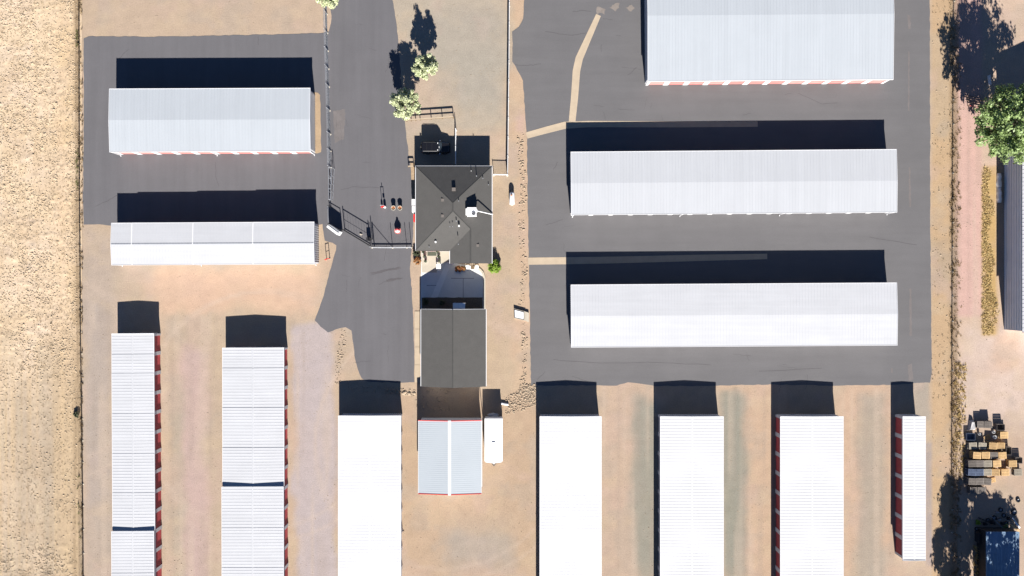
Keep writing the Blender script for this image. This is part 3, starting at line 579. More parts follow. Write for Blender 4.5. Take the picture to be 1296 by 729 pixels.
# ------------------------------------------------------------------ office house
def shingles(b, A_, B_, Cc, D_, n, up=.012):
    """course lips: thin raised strips parallel to the eave A-B, C-D is the upper edge (A-D and B-C the sides)"""
    A_, B_, Cc, D_ = map(Vector, (A_, B_, Cc, D_)); nn = (B_-A_).cross(D_-A_).normalized()
    if nn.z < 0: nn = -nn
    for i in range(n):
        t0 = i/n; t1 = min(1, t0+.94/n); a, c = A_.lerp(D_, t0), B_.lerp(Cc, t0); d, e = A_.lerp(D_, t1), B_.lerp(Cc, t1)
        b.add([a+nn*up, c+nn*up, e+nn*.002, d+nn*.002, a, c], [(0,1,2,3), (4,5,1,0)])
def house():
    h = 2.95; e = lambda px, py: Vector(P(px, py, h))
    nw, ne, sw = e(526.3,210.5), e(622.5,210.5), e(527.2,317)
    x0, x1, yn, ys_ = nw.x, ne.x, nw.y, sw.y
    xw = P(569.5,0,h)[0]; yw = P(0,333.5,h)[1]; hw = (x1-x0)/2; tanp = .33; zr = h+hw*tanp; xm = (x0+x1)/2
    t = thing('house', 'grey shingled hip-roofed office house with rooftop cooler, beside the gated driveway', 'house', (xm, (yn+yw)/2, 0))
    n_pk = (xm, yn-hw, zr); s_pk = (xm, ys_+hw, zr); wr = (x1-xw)/2; xr = (xw+x1)/2; zw = h+wr*tanp
    a0 = (xr, ys_+wr, zw)          # where the wing ridge meets the south hip
    # straight skeleton: the south hip line runs from s_pk to (x1, ys_) and crosses xr at z = h+(x1-xr)*tanp
    specs = {'north': [(x0,yn,h), n_pk, (x1,yn,h)][::-1], 'west': [(x0,ys_,h), s_pk, n_pk, (x0,yn,h)][::-1], 'south': [(x0,ys_,h), (xw,ys_,h), a0, s_pk],
             'east': [(x1,yw,h), (x1,yn,h), n_pk, s_pk, a0, (xr,yw,zw)], 'wing_west': [(xw,yw,h), (xr,yw,zw), a0, (xw,ys_,h)][::-1]}
    for k, p in specs.items():
        b = MB(); face(b, p); o = b.build('roof_slope', M['shingle'], t, fixn=True)
        b = MB()
        if k == 'north': shingles(b, (x1,yn,h), (x0,yn,h), n_pk, n_pk, 36)
        elif k == 'west': shingles(b, (x0,yn,h), (x0,ys_,h), s_pk, n_pk, 36)
        elif k == 'south': shingles(b, (x0,ys_,h), (xw,ys_,h), a0, s_pk, 36)
        elif k == 'east': shingles(b, (x1,yw,h), (x1,yn,h), n_pk, s_pk, 36) if False else shingles(b, (x1,yw,h), (x1,yn,h), (xr, yn-wr, zw), (xr,yw,zw), 22)
        else: shingles(b, (xw,ys_,h), (xw,yw,h), (xr,yw,zw), a0, 22)
        tag(b.build('shingles', M['shingle'], o), kind='stuff')
    b = MB(); V = Vector
    for p, q in ((nw, n_pk), (ne, n_pk), (V((x0,ys_,h)), s_pk), (s_pk, a0), (n_pk, s_pk), (a0, (xr,yw,zw))):
        p = V(p); q = V(q); d = (q-p).normalized(); s_ = d.cross(V((0,0,1))).normalized()*.13; u_ = V((0,0,.03))
        b.add([p-s_-u_, p+u_, p+s_-u_, q-s_-u_, q+u_, q+s_-u_], [(0,1,4,3), (1,2,5,4)])
    b.build('ridge_shingle', M['ridge'], t)
    b = MB()                                                     # gutters and fascia
    g = .09
    b.box(x0-g, x1+g, yn+.003, yn+g, h-.16, h-.02); b.build('gutter', M['trim_w'], t)
    MB().box(x0-g, x0-.003, ys_-.02, yn, h-.16, h-.02).build('gutter', M['trim_w'], t); MB().box(x1+.003, x1+g, yw, yn, h-.16, h-.02).build('gutter', M['trim_w'], t)
    MB().box(xw-g, xw-.003, yw, ys_-.05, h-.16, h-.02).build('gutter', M['trim_w'], t); MB().box(x0, xw, ys_-.06, ys_-.003, h-.16, h-.03).build('fascia', M['shingle'], t)
    b = MB(); o = .45
    b.prism([(x0+o, yn-o), (x0+o, ys_+.9), (xw+o, ys_+.9), (xw+o, yw+.3), (x1-o, yw+.3), (x1-o, yn-o)], -.05, h-.02); b.build('wall', M['stucco'], t)
    b = MB(); b.add([(xw+o, yw+.3, h-.02), (x1-o, yw+.3, h-.02), (xr, yw+.3, zw-.16)], [(0,1,2)]); b.build('gable', M['stucco'], t)
    def win(x, y, wdt, ht, z, nx, ny):
        if ny: wv = MB().box(x-wdt/2, x+wdt/2, min(y, y+ny*.05), max(y, y+ny*.05), z, z+ht).build('window', M['trim_w'], t); MB().box(x-wdt/2+.07, x+wdt/2-.07, min(y+ny*.052, y+ny*.06), max(y+ny*.052, y+ny*.06), z+.07, z+ht-.07).build('pane', M['glass'], wv)
        else: wv = MB().box(min(x, x+nx*.05), max(x, x+nx*.05), y-wdt/2, y+wdt/2, z, z+ht).build('window', M['trim_w'], t); MB().box(min(x+nx*.052, x+nx*.06), max(x+nx*.052, x+nx*.06), y-wdt/2+.07, y+wdt/2-.07, z+.07, z+ht-.07).build('pane', M['glass'], wv)
    win(xr-1.2, yw+.3, 1.4, 1.2, 1.0, 0, -1); win(xr+1.3, yw+.3, 1.1, 1.2, 1.0, 0, -1); win(x0+o, yn-3, 1.4, 1.2, 1, -1, 0); win(x1-o, yn-4, 1.4, 1.2, 1, 1, 0); win(x1-o, yn-9, 1.4, 1.2, 1, 1, 0); win(xm-2.5, yn-o, 1.3, 1.1, 1, 0, 1); win(xm+2.5, yn-o, 1.3, 1.1, 1, 0, 1)
    dx_ = P(547,0,0)[0]; d = MB().box(dx_-.5, dx_+.5, ys_+.84, ys_+.897, .02, 2.1).build('door', M['trim_red'], t); MB().tube((dx_+.4, ys_+.83, 1), (dx_+.4, ys_+.76, 1), .03).build('handle', M['chrome'], d)
    def zroof(x, y): return h+tanp*max(0, min(x-x0, x1-x, yn-y, (y-ys_) if x < xw else (y-ys_ if False else 99), 99))
    def vent(px, py, sx, sy, sz, m='shingle', tube=False):
        x, y = P2(px, py, h+1); z = zroof(x, y)
        b = MB(); b.tube((x, y, z-.1), (x, y, z+sz), sx, 8) if tube else b.box(x-sx/2, x+sx/2, y-sy/2, y+sy/2, z-.15, z+sz); b.build('roof_vent', M[m], t)
    for a in [(574.5,240,.55,.5,.22,'ventm'),(560.5,253.5,.4,.4,.1,'ventm'),(560.5,273.5,.4,.4,.1,'ventm'),(604.5,310.5,.38,.38,.1,'ventm')]: vent(*a)
    for a in [(581,255,.06,0,.3,'galv',True),(578,280.5,.07,0,.3,'galv',True),(581.3,286.5,.14,0,.28,'white',True),(551,306,.15,0,.35,'white',True),(542.5,312,.06,0,.3,'galv',True),(580.5,309.5,.06,0,.4,'galv',True),(570,287.5,.05,0,.15,'galv',True),(573.5,287.5,.05,0,.15,'galv',True),(603,222.5,.06,0,.6,'galv',True),(611,225,.06,0,.3,'galv',True),(618,233,.06,0,.3,'galv',True),(596,215.5,.05,0,.2,'white',True)]: vent(*a)
    # rooftop evaporative cooler
    cx0, cy1 = P2(591.2,262.5,5); cx1, cy0 = P2(603,273.5,5); zb = zroof((cx0+cx1)/2, (cy0+cy1)/2); zt = zb+1.15
    k = thing('evaporative_cooler', 'white rooftop evaporative cooler box with fan and pipe on the house roof', 'cooler', ((cx0+cx1)/2, (cy0+cy1)/2, zb))
    MB().box(cx0, cx1, cy0, cy1, zb+.12, zt).build('cabinet', M['white'], k)
    b = MB(); b.box(cx0+.05, cx0+.15, cy0+.05, cy1-.05, zb-.35, zb+.118); b.box(cx1-.15, cx1-.05, cy0+.05, cy1-.05, zb-.35, zb+.118); b.build('stand', M['galv'], k)
    MB().box(cx0-.22, cx0-.003, cy0+.2, cy1-.15, zb+.2, zt-.12).build('side_panel', M['white'], k)
    cx, cy = cx1-.42, cy0+.42; MB().lathe([(.30,0),(.30,.07),(.26,.07),(.26,.002),(0,.002)], (cx, cy, zt), n=20).build('fan_shroud', M['galv'], k, fixn=True)
    b = MB()
    for q in range(4):
        t0 = q*math.pi/2; b.add([(cx, cy, zt+.02), (cx+.25*math.cos(t0), cy+.25*math.sin(t0), zt+.02), (cx+.25*math.cos(t0+.7), cy+.25*math.sin(t0+.7), zt+.05)], [(0,1,2)])
    b.build('fan_blade', M['black'], k)
    xe, ye = P2(623.5,271.5,3); b = MB(); b.path([(cx1+.02, cy0+.8, zb+.75), (cx1+.35, cy0+.75, zb+.75), (xe, ye, h+.12)], .07, 8); b.build('pipe', M['white'], k)
    b = MB(); b.box(cx1+.003, cx1+.12, cy0+.6, cy0+1.0, zb+.5, zb+1.0); b.build('junction_box', M['white'], k)
house()
def garage2():
    h = 2.85; X0 = P(533,0,h)[0]; X1 = P(615,0,h)[0]; Y1 = P(0,391.5,h)[1]; Y0 = P(0,488.8,h)[1]; vm = (X0+X1)/2; rise = 1.62
    t = thing('garage', 'grey shingled gable-roofed garage south of the office house patio', 'garage', (vm, (Y0+Y1)/2, 0))
    for s_, e in ((-1, X0), (1, X1)):
        b = MB(); p = [(e, Y0, h), (vm, Y0, h+rise), (vm, Y1, h+rise), (e, Y1, h)]; face(b, p if s_ < 0 else p[::-1]); o = b.build('roof_slope', M['shingle'], t, fixn=True)
        b = MB(); shingles(b, (e,Y0,h), (e,Y1,h), (vm,Y1,h+rise), (vm,Y0,h+rise), 34); tag(b.build('shingles', M['shingle'], o), kind='stuff')
        MB().box(*sorted((e+s_*.003, e+s_*.09)), Y0, Y1, h-.15, h-.02).build('gutter', M['trim_w'], t)
    MB().add([(vm-.1, Y0, h+rise-.01), (vm, Y0, h+rise+.03), (vm+.1, Y0, h+rise-.01), (vm-.1, Y1, h+rise-.01), (vm, Y1, h+rise+.03), (vm+.1, Y1, h+rise-.01)], [(0,1,4,3), (1,2,5,4)]).build('ridge_shingle', M['ridge'], t)
    o = .35; prof = [(X0+o, -.05), (X1-o, -.05), (X1-o, h-.02), (vm, h+rise-.18), (X0+o, h-.02)]
    b = MB(); b.add([(x, Y0+.3, z) for x, z in prof]+[(x, Y1-.15, z) for x, z in prof], [(0,1,2,3,4), (9,8,7,6,5)]+[(k, (k+1) % 5, (k+1) % 5+5, k+5) for k in range(5)]); b.build('wall', M['stucco'], t, fixn=True)
    for sgn, e in ((1, Y1), (-1, Y0)):
        b = MB(); prof = [(X0, h-.16), (vm, h+rise-.16), (X1, h-.16), (X1, h-.01), (vm, h+rise-.005), (X0, h-.01)]; y0, y1 = e+sgn*.003, e+sgn*.06
        b.add([(x, y0, z) for x, z in prof]+[(x, y1, z) for x, z in prof], [(0,1,4,5), (1,2,3,4), (6,11,10,7), (7,10,9,8)]+[(k, (k+1) % 6, (k+1) % 6+6, k+6) for k in range(6)]); b.build('rake_board', M['trim_w'] if sgn > 0 else M['shingle'], t, fixn=True)
    d = MB().box(X0+.9, X0+3.6, Y0+.24, Y0+.298, .02, 2.2).build('garage_door', M['white'], t); MB().box(X1-3.6, X1-.9, Y0+.24, Y0+.298, .02, 2.2).build('garage_door', M['white'], t)
    hx0, hy = P2(573,391,3.6); hx1, hyt = P2(588.5,383.5,3.6)
    b = MB(); xm_ = (hx0+hx1)/2; b.add([(hx0,Y1+.07,3.35),(xm_,Y1+.07,3.6),(hx1,Y1+.07,3.35),(hx0,hyt,3.35),(xm_,hyt,3.6),(hx1,hyt,3.35),(hx0,Y1+.07,3.27),(hx1,Y1+.07,3.27),(hx0,hyt,3.27),(hx1,hyt,3.27)], [(0,1,4,3),(1,2,5,4),(6,8,9,7),(0,3,8,6),(2,7,9,5),(3,4,5,9,8),(0,6,7,2,1)]); aw = b.build('awning', M['white'], t, fixn=True)
    for x in (hx0+.08, hx1-.08): MB().box(x-.05, x+.05, hyt-.13, hyt-.03, 0, 3.265).build('post', M['white'], t)
garage2()

# patio, walk, kerbs
slab('patio', [(533.5,318),(570,318),(570,332),(604,338),(611,346),(612,352),(612,392),(532.5,392),(532.5,348),(533,345)], -.05, .05, M['patio'], amp=0)
pt = bpy.data.objects['patio']
slab('pale_strip', [(564,334),(571,334),(547.5,392),(538.5,392)], .04, .058, M['strip'], pt, amp=0)  # diagonal strip in a paler colour than the patio
slab('paving_slab', [(534,318.5),(553,318.5),(553,345),(534,345)], .04, .056, M['conc_new'], pt, amp=0)
slab('paving_slab', [(554,318.5),(569.5,318.5),(569.5,331),(554,334)], .04, .056, M['conc_new'], pt, amp=0)
for pp in ([(571,352),(600,352),(600,352.5),(571,352.5)], [(586,352.6),(586.5,352.6),(586.5,391),(586,391)], [(540,361),(552,361),(552,361.5),(540,361.5)]): slab('joint', pp, .04, .0555, M['crack'], pt, amp=0)
b = MB(); kp = [P2(598,338.5), P2(606,340), P2(611,345), P2(613,352), P2(613,391)]
for (a, c) in zip(kp, kp[1:]):
    d = Vector((c[0]-a[0], c[1]-a[1])).normalized(); nrm = Vector((-d.y, d.x))*.16
    b.prism([(a[0]+nrm.x, a[1]+nrm.y), (c[0]+nrm.x, c[1]+nrm.y), (c[0]-nrm.x, c[1]-nrm.y), (a[0]-nrm.x, a[1]-nrm.y)], -.03, .16)
tag(b.build('kerb', M['conc_new'], origin=(0,0,0)), kind='structure')
slab('bed_soil', [(534,376.5),(611,376.5),(611,391),(534,391)], .05, .062, M['soil'], pt, amp=.3)
for i in range(4):
    y0 = 394+i*22.6; slab('pavement' if i == 0 else 'pavement', [(525,y0),(531.6,y0),(531.6,y0+22.2),(525,y0+22.2)], -.05, .06, M['concrete'], amp=0)
slab('side_path', [(519.5,206),(524.5,206),(524.5,250),(522,262)], -.02, .024, M['sand'], amp=.3)

# ------------------------------------------------------------------ fences
def chain_fence(label, pts, h, cat='fence', spacing=2.95, post='galv', dens=.16, wire=.006, rails=True, name='chain_link_fence', slats=False, group=None, mat_w=None, railz=None):
    q = [Vector((*P2(*p), 0)) for p in pts]
    t = thing(name, label, cat, tuple((q[0]+q[-1])/2), group)
    pm = MB().tube((0,0,-.05), (0,0,h+.05), .04, 8); pm.lathe([(.045, h+.05), (.05, h+.08), (0, h+.12)], (0,0,0), n=8); pm = pm.mesh('fence_post'); pm.materials.append(M[post])
    base = MB().lathe([(.16,0),(.15,.06),(.04,.08)], (0,0,0), n=10).mesh('footing'); base.materials.append(M['conc_new'])
    mb = MB()
    for a, c in zip(q, q[1:]):
        L = (c-a).length; n = max(1, round(L/spacing)); d = (c-a)/L; sd = d.cross(Vector((0,0,1)))
        for i in range(n+(c is q[-1])):
            p = a+d*(L*i/n); o = inst(pm, 'fence_post', t, tuple(p)); f = inst(base, 'footing', o, tuple(p))
        if rails:
            for i in range(n): MB().tube(a+d*(L*i/n)+Vector((0,0,railz or h-.03)), a+d*(L*(i+1)/n)+Vector((0,0,railz or h-.03)), .07 if railz else (.05 if post == 'white' else .03), 6).build('top_rail', M[post], t)
        k = int((L+h)/dens)
        for j in range(k):
            for sgn in (1, -1):
                s0 = -h+j*dens if sgn > 0 else j*dens; s1 = s0+h*sgn; z0, z1 = .05, h
                lo, hi = sorted((s0, s1))
                if hi <= 0 or lo >= L: continue
                def zt(s): return .05+(h-.05)*(s-s0)/(s1-s0)
                c0, c1 = max(lo, 0), min(hi, L); pA = a+d*c0+Vector((0,0,zt(c0))); pB = a+d*c1+Vector((0,0,zt(c1))); mb.tube(pA, pB, wire, 3, cap=False)
        if slats:
            for j in range(int(L/.11)):
                p = a+d*(j*.11+.05); mb.add([p+d*.035+Vector((0,0,.06)), p-d*.035+Vector((0,0,.06)), p-d*.035+Vector((0,0,h-.08)), p+d*.035+Vector((0,0,h-.08))], [(0,1,2,3)])
    o = mb.build('wire_mesh', M[mat_w or post], t); tag(o, kind='stuff'); return t
chain_fence('galvanised chain-link fence with pale post footings along the western side of the driveway', [(413,-30),(414.4,42),(416.5,110),(418.2,170),(418.8,212)], 2.3, dens=.22, wire=.006)
chain_fence('chain-link fence with white top rail between the north yard and the eastern lot', [(645,-40),(644.2,80),(642.5,222)], 1.6, slats=True, mat_w='wood', post='white')
chain_fence('low fence section joining the house to the yard fence, below the tank', [(642,222.6),(625,222.2)], 1.4, dens=.2, post='white')
chain_fence('fence with pale rail running north from the house past the parked car', [(577.5,165),(577.3,209)], 1.5, dens=.2, post='white')
chain_fence('pale pipe fence closing the driveway beside the house wall', [(471,313.3),(497,313.5),(515,313.3),(521,313.3)], 2.15, spacing=4, dens=.3, wire=.0025, railz=.35)
chain_fence('weathered wire fence along the edge of the ploughed field', [(101,-30),(101.5,200),(103,420),(105.5,640),(106.5,790)], 1.35, spacing=3.4, dens=.16, wire=.007, rails=False, post='wood', name='wire_fence')
chain_fence('old wire fence with weeds along the pink dirt road', [(1208,-30),(1206,250),(1205.5,500),(1205,790)], 1.3, spacing=3.6, dens=.2, wire=.006, rails=False, post='wood', name='wire_fence')

def driveway_gate():
    a = Vector((*P2(436.5,291.5), 0)); c = Vector((*P2(469,311), 0)); d = (c-a).normalized(); L = (c-a).length; h = 1.9; Z = Vector((0,0,1))
    t = thing('sliding_gate', 'black diagonal sliding gate across the asphalt driveway', 'gate', tuple(a))
    for z in (.2, h): MB().tube(a+Z*z, c+Z*z, .055, 8).build('rail', M['black'], t)
    me = MB().tube((0,0,.2), (0,0,h), .012, 5).mesh('picket'); me.materials.append(M['black'])
    for i in range(0, int(L/.5)): inst(me, 'picket', t, tuple(a+d*(.25+i*.5)))
    for p in (a, c): MB().tube(p, p+Z*(h+.25), .07, 8).build('gate_post', M['black'], t)
    MB().tube(a+Z*1.0, c+Z*1.0, .02, 6).build('brace', M['black'], t)
    # cross bar and catch posts near the hinge fence
    p0 = Vector((*P2(419,262), 0)); p1 = Vector((*P2(419.3,284), 0))
    g = thing('side_gate', 'grey double-rail gate leaf hanging beside the driveway fence', 'gate', (*P2(418.8,214), 0))
    u = Vector((*P2(418.8,214), 0)); v = Vector((*P2(419.2,254), 0)); w_ = Vector((.55, 0, 0))
    for off in (Vector((0,0,0)), w_):
        b = MB(); b.tube(u+off+Z*.2, v+off*.5+Z*.2, .04); b.tube(u+off+Z*1.7, v+off*.5+Z*1.7, .04)
        for i in range(5): s = i/4; b.tube(u.lerp(v, s)+off*(1-.5*s)+Z*.0, u.lerp(v, s)+off*(1-.5*s)+Z*1.7, .03)
        b.build('leaf_frame', M['galv'], g)
    b = MB()
    for i in range(4): s = i/3; b.tube(u.lerp(v, s)+Z*1.7, u.lerp(v, s)+w_*(1-.5*s)+Z*1.7, .035)
    b.build('cross_bar', M['galv'], g)
    k = thing('entry_arch', 'dark tall metal arch standing where the fence meets the sliding gate', 'arch', tuple(p0))
    MB().tube(p0, p0+Z*2.1, .07).build('post', M['black'], k); MB().tube(p1, p1+Z*2.1, .07).build('post', M['black'], k); MB().tube(p0+Z*2.05, p1+Z*2.05, .05).build('top_rail', M['galv'], k)
    e = Vector((*P2(433,292), 0)); MB().tube(p1+Z*2.0, e+Z*2.0, .05).build('top_rail', M['black'], k); MB().tube(e, e+Z*2.05, .06).build('post', M['black'], k)
    # cabinet / sign box
    s0 = Vector((*P2(420.8,283.5), 0)); s1 = Vector((*P2(433.5,293), 0)); dd = (s1-s0).normalized(); nn = Vector((dd.y, -dd.x, 0)); 
    if nn.y > 0: nn = -nn
    s0 = s0+nn*.12; s1 = s1+nn*.12
    k = thing('sign_box', 'pale metal sign box on short legs at the driveway gate post', 'sign box', tuple((s0+s1)/2))
    q = [s0, s1, s1+nn*.62, s0+nn*.62]
    b = MB(); b.prism([(p.x, p.y) for p in q], .35, 1.72); b.build('cabinet', M['galv'], k)
    b = MB(); r = [s0-dd*.05+nn*.32, s1+dd*.05+nn*.32, s1+dd*.05+nn*.68, s0-dd*.05+nn*.68]; b.prism([(p.x, p.y) for p in r], 1.723, 1.80); b.build('lid', M['white'], k)
    b = MB(); r = [s1+dd*.004-nn*.02, s1+dd*.16-nn*.02, s1+dd*.16+nn*.62, s1+dd*.004+nn*.62]; b.prism([(p.x, p.y) for p in r], .35, 1.76); b.build('end_panel', M['white'], k)
    for p in (s0+dd*.1+nn*.3, s1-dd*.1+nn*.3): MB().tube(p, p+Z*.348, .05).build('leg', M['black'], k)
    # gate operator
    g0 = Vector((*P2(467,307), 0)); k = thing('gate_operator', 'small dark gate motor with post beside the sliding gate end', 'gate motor', tuple(g0+Vector((.1,.35,0))))
    MB().box(g0.x-.25, g0.x+.3, g0.y+.25, g0.y+.75, 0, .95).build('housing', M['black'], k); MB().tube((g0.x+.55, g0.y+.5, 0), (g0.x+.55, g0.y+.5, 2.1), .06).build('post', M['black'], k); MB().tube((g0.x+.05, g0.y+.9, 0), (g0.x+.05, g0.y+.9, 1.5), .05).build('post', M['black'], k)
    c0 = Vector((*P2(474,313.3), 0)); k = thing('corner_post', 'dark corner post with diagonal brace where the gate meets the pipe fence', 'fence post', tuple(c0+Vector((0,.12,0))))
    MB().tube(c0+Vector((0,.12,0)), c0+Vector((0,.12,2.2)), .08).build('post', M['black'], k); MB().tube(c0+Vector((0,.14,2.1)), Vector((*P2(496,312.6), .1)), .035).build('brace', M['black'], k)
    k = MB(); k.blob((*P2(457,296.5), .1), .22, .15, .12, 5); tag(k.build('stone', M['conc_new']), 'small pale stone on the asphalt behind the sliding gate', 'stone')
driveway_gate()

def rail_fence(label, pts, h, name='rail_fence', n=3):
    q = [Vector((*P2(*p), 0)) for p in pts]; Z = Vector((0,0,1)); t = thing(name, label, 'fence', tuple(q[0]))
    for a, c in zip(q, q[1:]):
        for i in range(n+1):
            if i == 0 and a is not q[0]: continue
            p = a.lerp(c, i/n); MB().box(p.x-.06, p.x+.06, p.y-.06, p.y+.06, -.05, h).build('post', M['wood'], t)
        d = (c-a).normalized(); s_ = Vector((-d.y, d.x, 0))*.03
        for z in (h*.45, h-.1):
            b = MB(); lo = [a-s_+Z*z, c-s_+Z*z, c+s_+Z*z, a+s_+Z*z]; b.prism([(p.x, p.y) for p in lo], z, z+.12); b.build('rail', M['wood'], t)
    d = (q[-1]-q[0]).normalized(); s_ = Vector((-d.y, d.x, 0))*.08
    b = MB(); p = [q[0]-s_, q[-1]-s_, q[-1]+s_, q[0]+s_]; b.prism([(v.x, v.y) for v in p], h+.002, h+.05); b.build('cap_rail', M['concrete'], t)
rail_fence('wooden two-rail fence with pale cap beside the blossoming tree', [(515,153.6),(532,152.2),(574,149.5)], 1.0)
rail_fence('short two-rail fence stub against the house by the driveway', [(517.5,211.5),(524,211.5)], .9, n=1)

# ------------------------------------------------------------------ plants
def leaf_mesh(name, clumps, per, size, m, seed, flat=.5):
    g = np.random.default_rng(seed); c = np.repeat(np.array([q[:3] for q in clumps]), per, 0); r = np.repeat(np.array([q[3] for q in clumps]), per)
    d = g.normal(size=c.shape); d /= np.linalg.norm(d, axis=1)[:, None]; rad = r*g.random(len(r))**.45
    p = c+d*rad[:, None]*np.array([1, 1, .8])
    n = d*.6+g.normal(size=d.shape)*.5+np.array([0, 0, flat]); n /= np.linalg.norm(n, axis=1)[:, None]
    a = np.cross(n, g.normal(size=n.shape)); a /= np.linalg.norm(a, axis=1)[:, None]; b = np.cross(n, a)
    s = (size*(.45+1.1*g.random(len(r))))[:, None]
    v = np.stack([p-a*s*.55, p+b*s*.32+n*s*.08, p+a*s*.55, p-b*s*.32+n*s*.08], 1).reshape(-1, 3)
    return np_mesh(name, v, np.arange(len(v)).reshape(-1, 4), m)
def tree(label, x, y, height, crown_r, crown_c, crown_h, m, n_cl=60, per=70, size=.22, seed=1, name='tree', group=None, lean=(0,0), cl_r=.5, cat='tree', shell=.55):
    rr = random.Random(seed); t = thing(name, label, cat, (x, y, 0), group)
    b = MB(); top = Vector((lean[0]*.5, lean[1]*.5, crown_c)); r0 = .035*height
    b.tube((0,0,-.1), top*.45, r0, 9, r0*.75); b.tube(top*.45, top, r0*.75, 9, r0*.35)
    cl = []
    for i in range(n_cl):
        while True:
            u = Vector((rr.uniform(-1,1), rr.uniform(-1,1), rr.uniform(-1,1)))
            if shell < u.length < 1: break
        if rr.random() < .14: u = u*rr.uniform(1.05, 1.18)
        q = Vector((u.x*(crown_r-cl_r*.6)+lean[0], u.y*(crown_r-cl_r*.6)+lean[1], crown_c+u.z*(crown_h-cl_r*.6)))
        k = cl_r*rr.uniform(.7, 1.3); cl.append((q.x, q.y, q.z, k))
        if i % 4 == 0:
            s = top*rr.uniform(.4, .95); mid = s.lerp(q, .5)+Vector((0,0,-.1*crown_r)); b.tube(s, mid, r0*.3, 5, r0*.2, cap=False); b.tube(mid, q, r0*.2, 5, r0*.06, cap=False)
    me = b.mesh('trunk'); me.materials.append(M['bark']); o = bpy.data.objects.new('trunk', me); C.objects.link(o); o.parent = t
    o = bpy.data.objects.new('crown', leaf_mesh('crown', cl, per, size, m, seed)); C.objects.link(o); o.parent = t
    return t
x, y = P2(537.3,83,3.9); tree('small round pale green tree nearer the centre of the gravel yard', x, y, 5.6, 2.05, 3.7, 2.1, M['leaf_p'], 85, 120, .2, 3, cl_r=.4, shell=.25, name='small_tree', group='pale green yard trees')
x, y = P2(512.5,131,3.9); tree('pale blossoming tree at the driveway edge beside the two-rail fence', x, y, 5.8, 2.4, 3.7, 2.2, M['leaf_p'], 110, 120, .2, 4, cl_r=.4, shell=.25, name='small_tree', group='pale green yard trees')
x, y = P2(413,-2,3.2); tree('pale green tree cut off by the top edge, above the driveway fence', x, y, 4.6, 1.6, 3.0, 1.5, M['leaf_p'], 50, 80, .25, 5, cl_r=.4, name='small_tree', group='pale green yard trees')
# big tree beside the barn
x, y = P2(1246,168,0); tree('large leafy green tree overhanging the barn beside the pink road', x, y, 11, 6.0, 7.2, 4.0, M['leaf_d'], 215, 62, .34, 8, cl_r=.78, name='large_tree', shell=.3)
# trees south of the frame whose shadows reach in
for i, (px_, py_, hh, cr, cc, ch) in enumerate([(1240,772,11,4.4,8.3,2.9),(1216,742,9.5,2.3,7.0,2.6),(1214,812,10.5,3.0,7.6,3.0),(1270,772,10.5,3.6,8.0,2.6)]):
    x, y = P2(px_, py_); tree(['broad tree just south of the blue-roofed shed', 'slim tree by the east fence line below the short storage building', 'tree by the east fence line, farthest south', 'open-crowned tree beyond the south end of the blue-roofed shed'][i], x, y, hh, cr, cc, ch, M['leaf_d'], 46 if i == 3 else 72, 60, .38, 30+i, cl_r=.75, name='shade_tree', group='trees south of the pallet yard')

def shrub(label, px_, py_, r, hgt, m, seed, size=.12, n=26, per=60, name='shrub', cat='shrub', loc=None):
    x, y = P2(px_, py_, hgt*.5) if loc is None else loc; rr = random.Random(seed); t = thing(name, label, cat, (x, y, 0))
    cl = []; b = MB()
    for i in range(n):
        a = rr.uniform(0, 6.28); q = r*math.sqrt(rr.random())*.8; z = hgt*(.25+.65*rr.random()*(1-.5*(q/r)**2)); cl.append((q*math.cos(a), q*math.sin(a), z, r*.3))
        if i % 2 == 0: b.tube((rr.uniform(-.1,.1)*r, rr.uniform(-.1,.1)*r, 0), cl[-1][:3], .02, 4, .008, cap=False)
    me = b.mesh('stem'); me.materials.append(M['bark']); o = bpy.data.objects.new('stem', me); C.objects.link(o); o.parent = t
    o = bpy.data.objects.new('foliage', leaf_mesh('foliage', cl, per, size, m, seed)); C.objects.link(o); o.parent = t
shrub('russet bushy shrub beside the porch, next to the driveway', 528, 330, .62, .9, M['leaf_r'], 1)
shrub('spiky dark shrub against the house corner at the pipe fence', 527, 320.5, .55, .9, M['leaf_k'], 2)
shrub('red-tipped flowering shrub below the wing gable', 580, 340.5, .55, .7, M['leaf_r'], 3); shrub('round russet bush next to the white patio chair', 586, 340, .42, .7, M['leaf_r'], 4)
shrub('bright lime green round bush at the southeast house corner', 625.5, 337, 1.1, 1.5, M['leaf_b'], 5, n=50, per=80, size=.14)
shrub('dark shrub in the shaded bed by the garage wall, nearer the driveway', 538, 382, .55, .9, M['leaf_k'], 6); shrub('dark shrub in the shaded bed between pale strip and awning', 560, 383, .5, .8, M['leaf_k'], 7)
for i, (px_, py_) in enumerate([(536,319.5),(537.5,325),(539,331),(553.5,319.5),(555,325),(556.5,330.5)]):
    side = 'driveway side' if i < 3 else 'garden side'; which = ['nearest the house wall', 'in the middle', 'farthest from the door'][i % 3]
    x, y = P2(px_, py_); t = thing('potted_plant', f'dark potted plant on the {side} of the porch steps, {which}', 'potted plant', (x, y, .05), 'plants flanking the porch')
    MB().lathe([(0,.0),(.16,0),(.22,.35),(.19,.35),(.18,.3),(0,.3)], (x, y, .056), n=12).build('pot', M['white'], t, fixn=True)
    o = bpy.data.objects.new('foliage', leaf_mesh('foliage', [(0,0,.55,.25),(.05,0,.75,.2),(0,.05,.95,.12)], 45, .12, M['leaf_k'], 90+i)); C.objects.link(o); o.parent = t
a0 = P2(541,318.8); a1 = P2(552.5,323.8); MBm = MB().box(a0[0], a1[0], a1[1], a0[1], .057, .085); tag(MBm.build('door_mat', M['mat_green']), 'dark green mat at the porch entrance', 'mat')

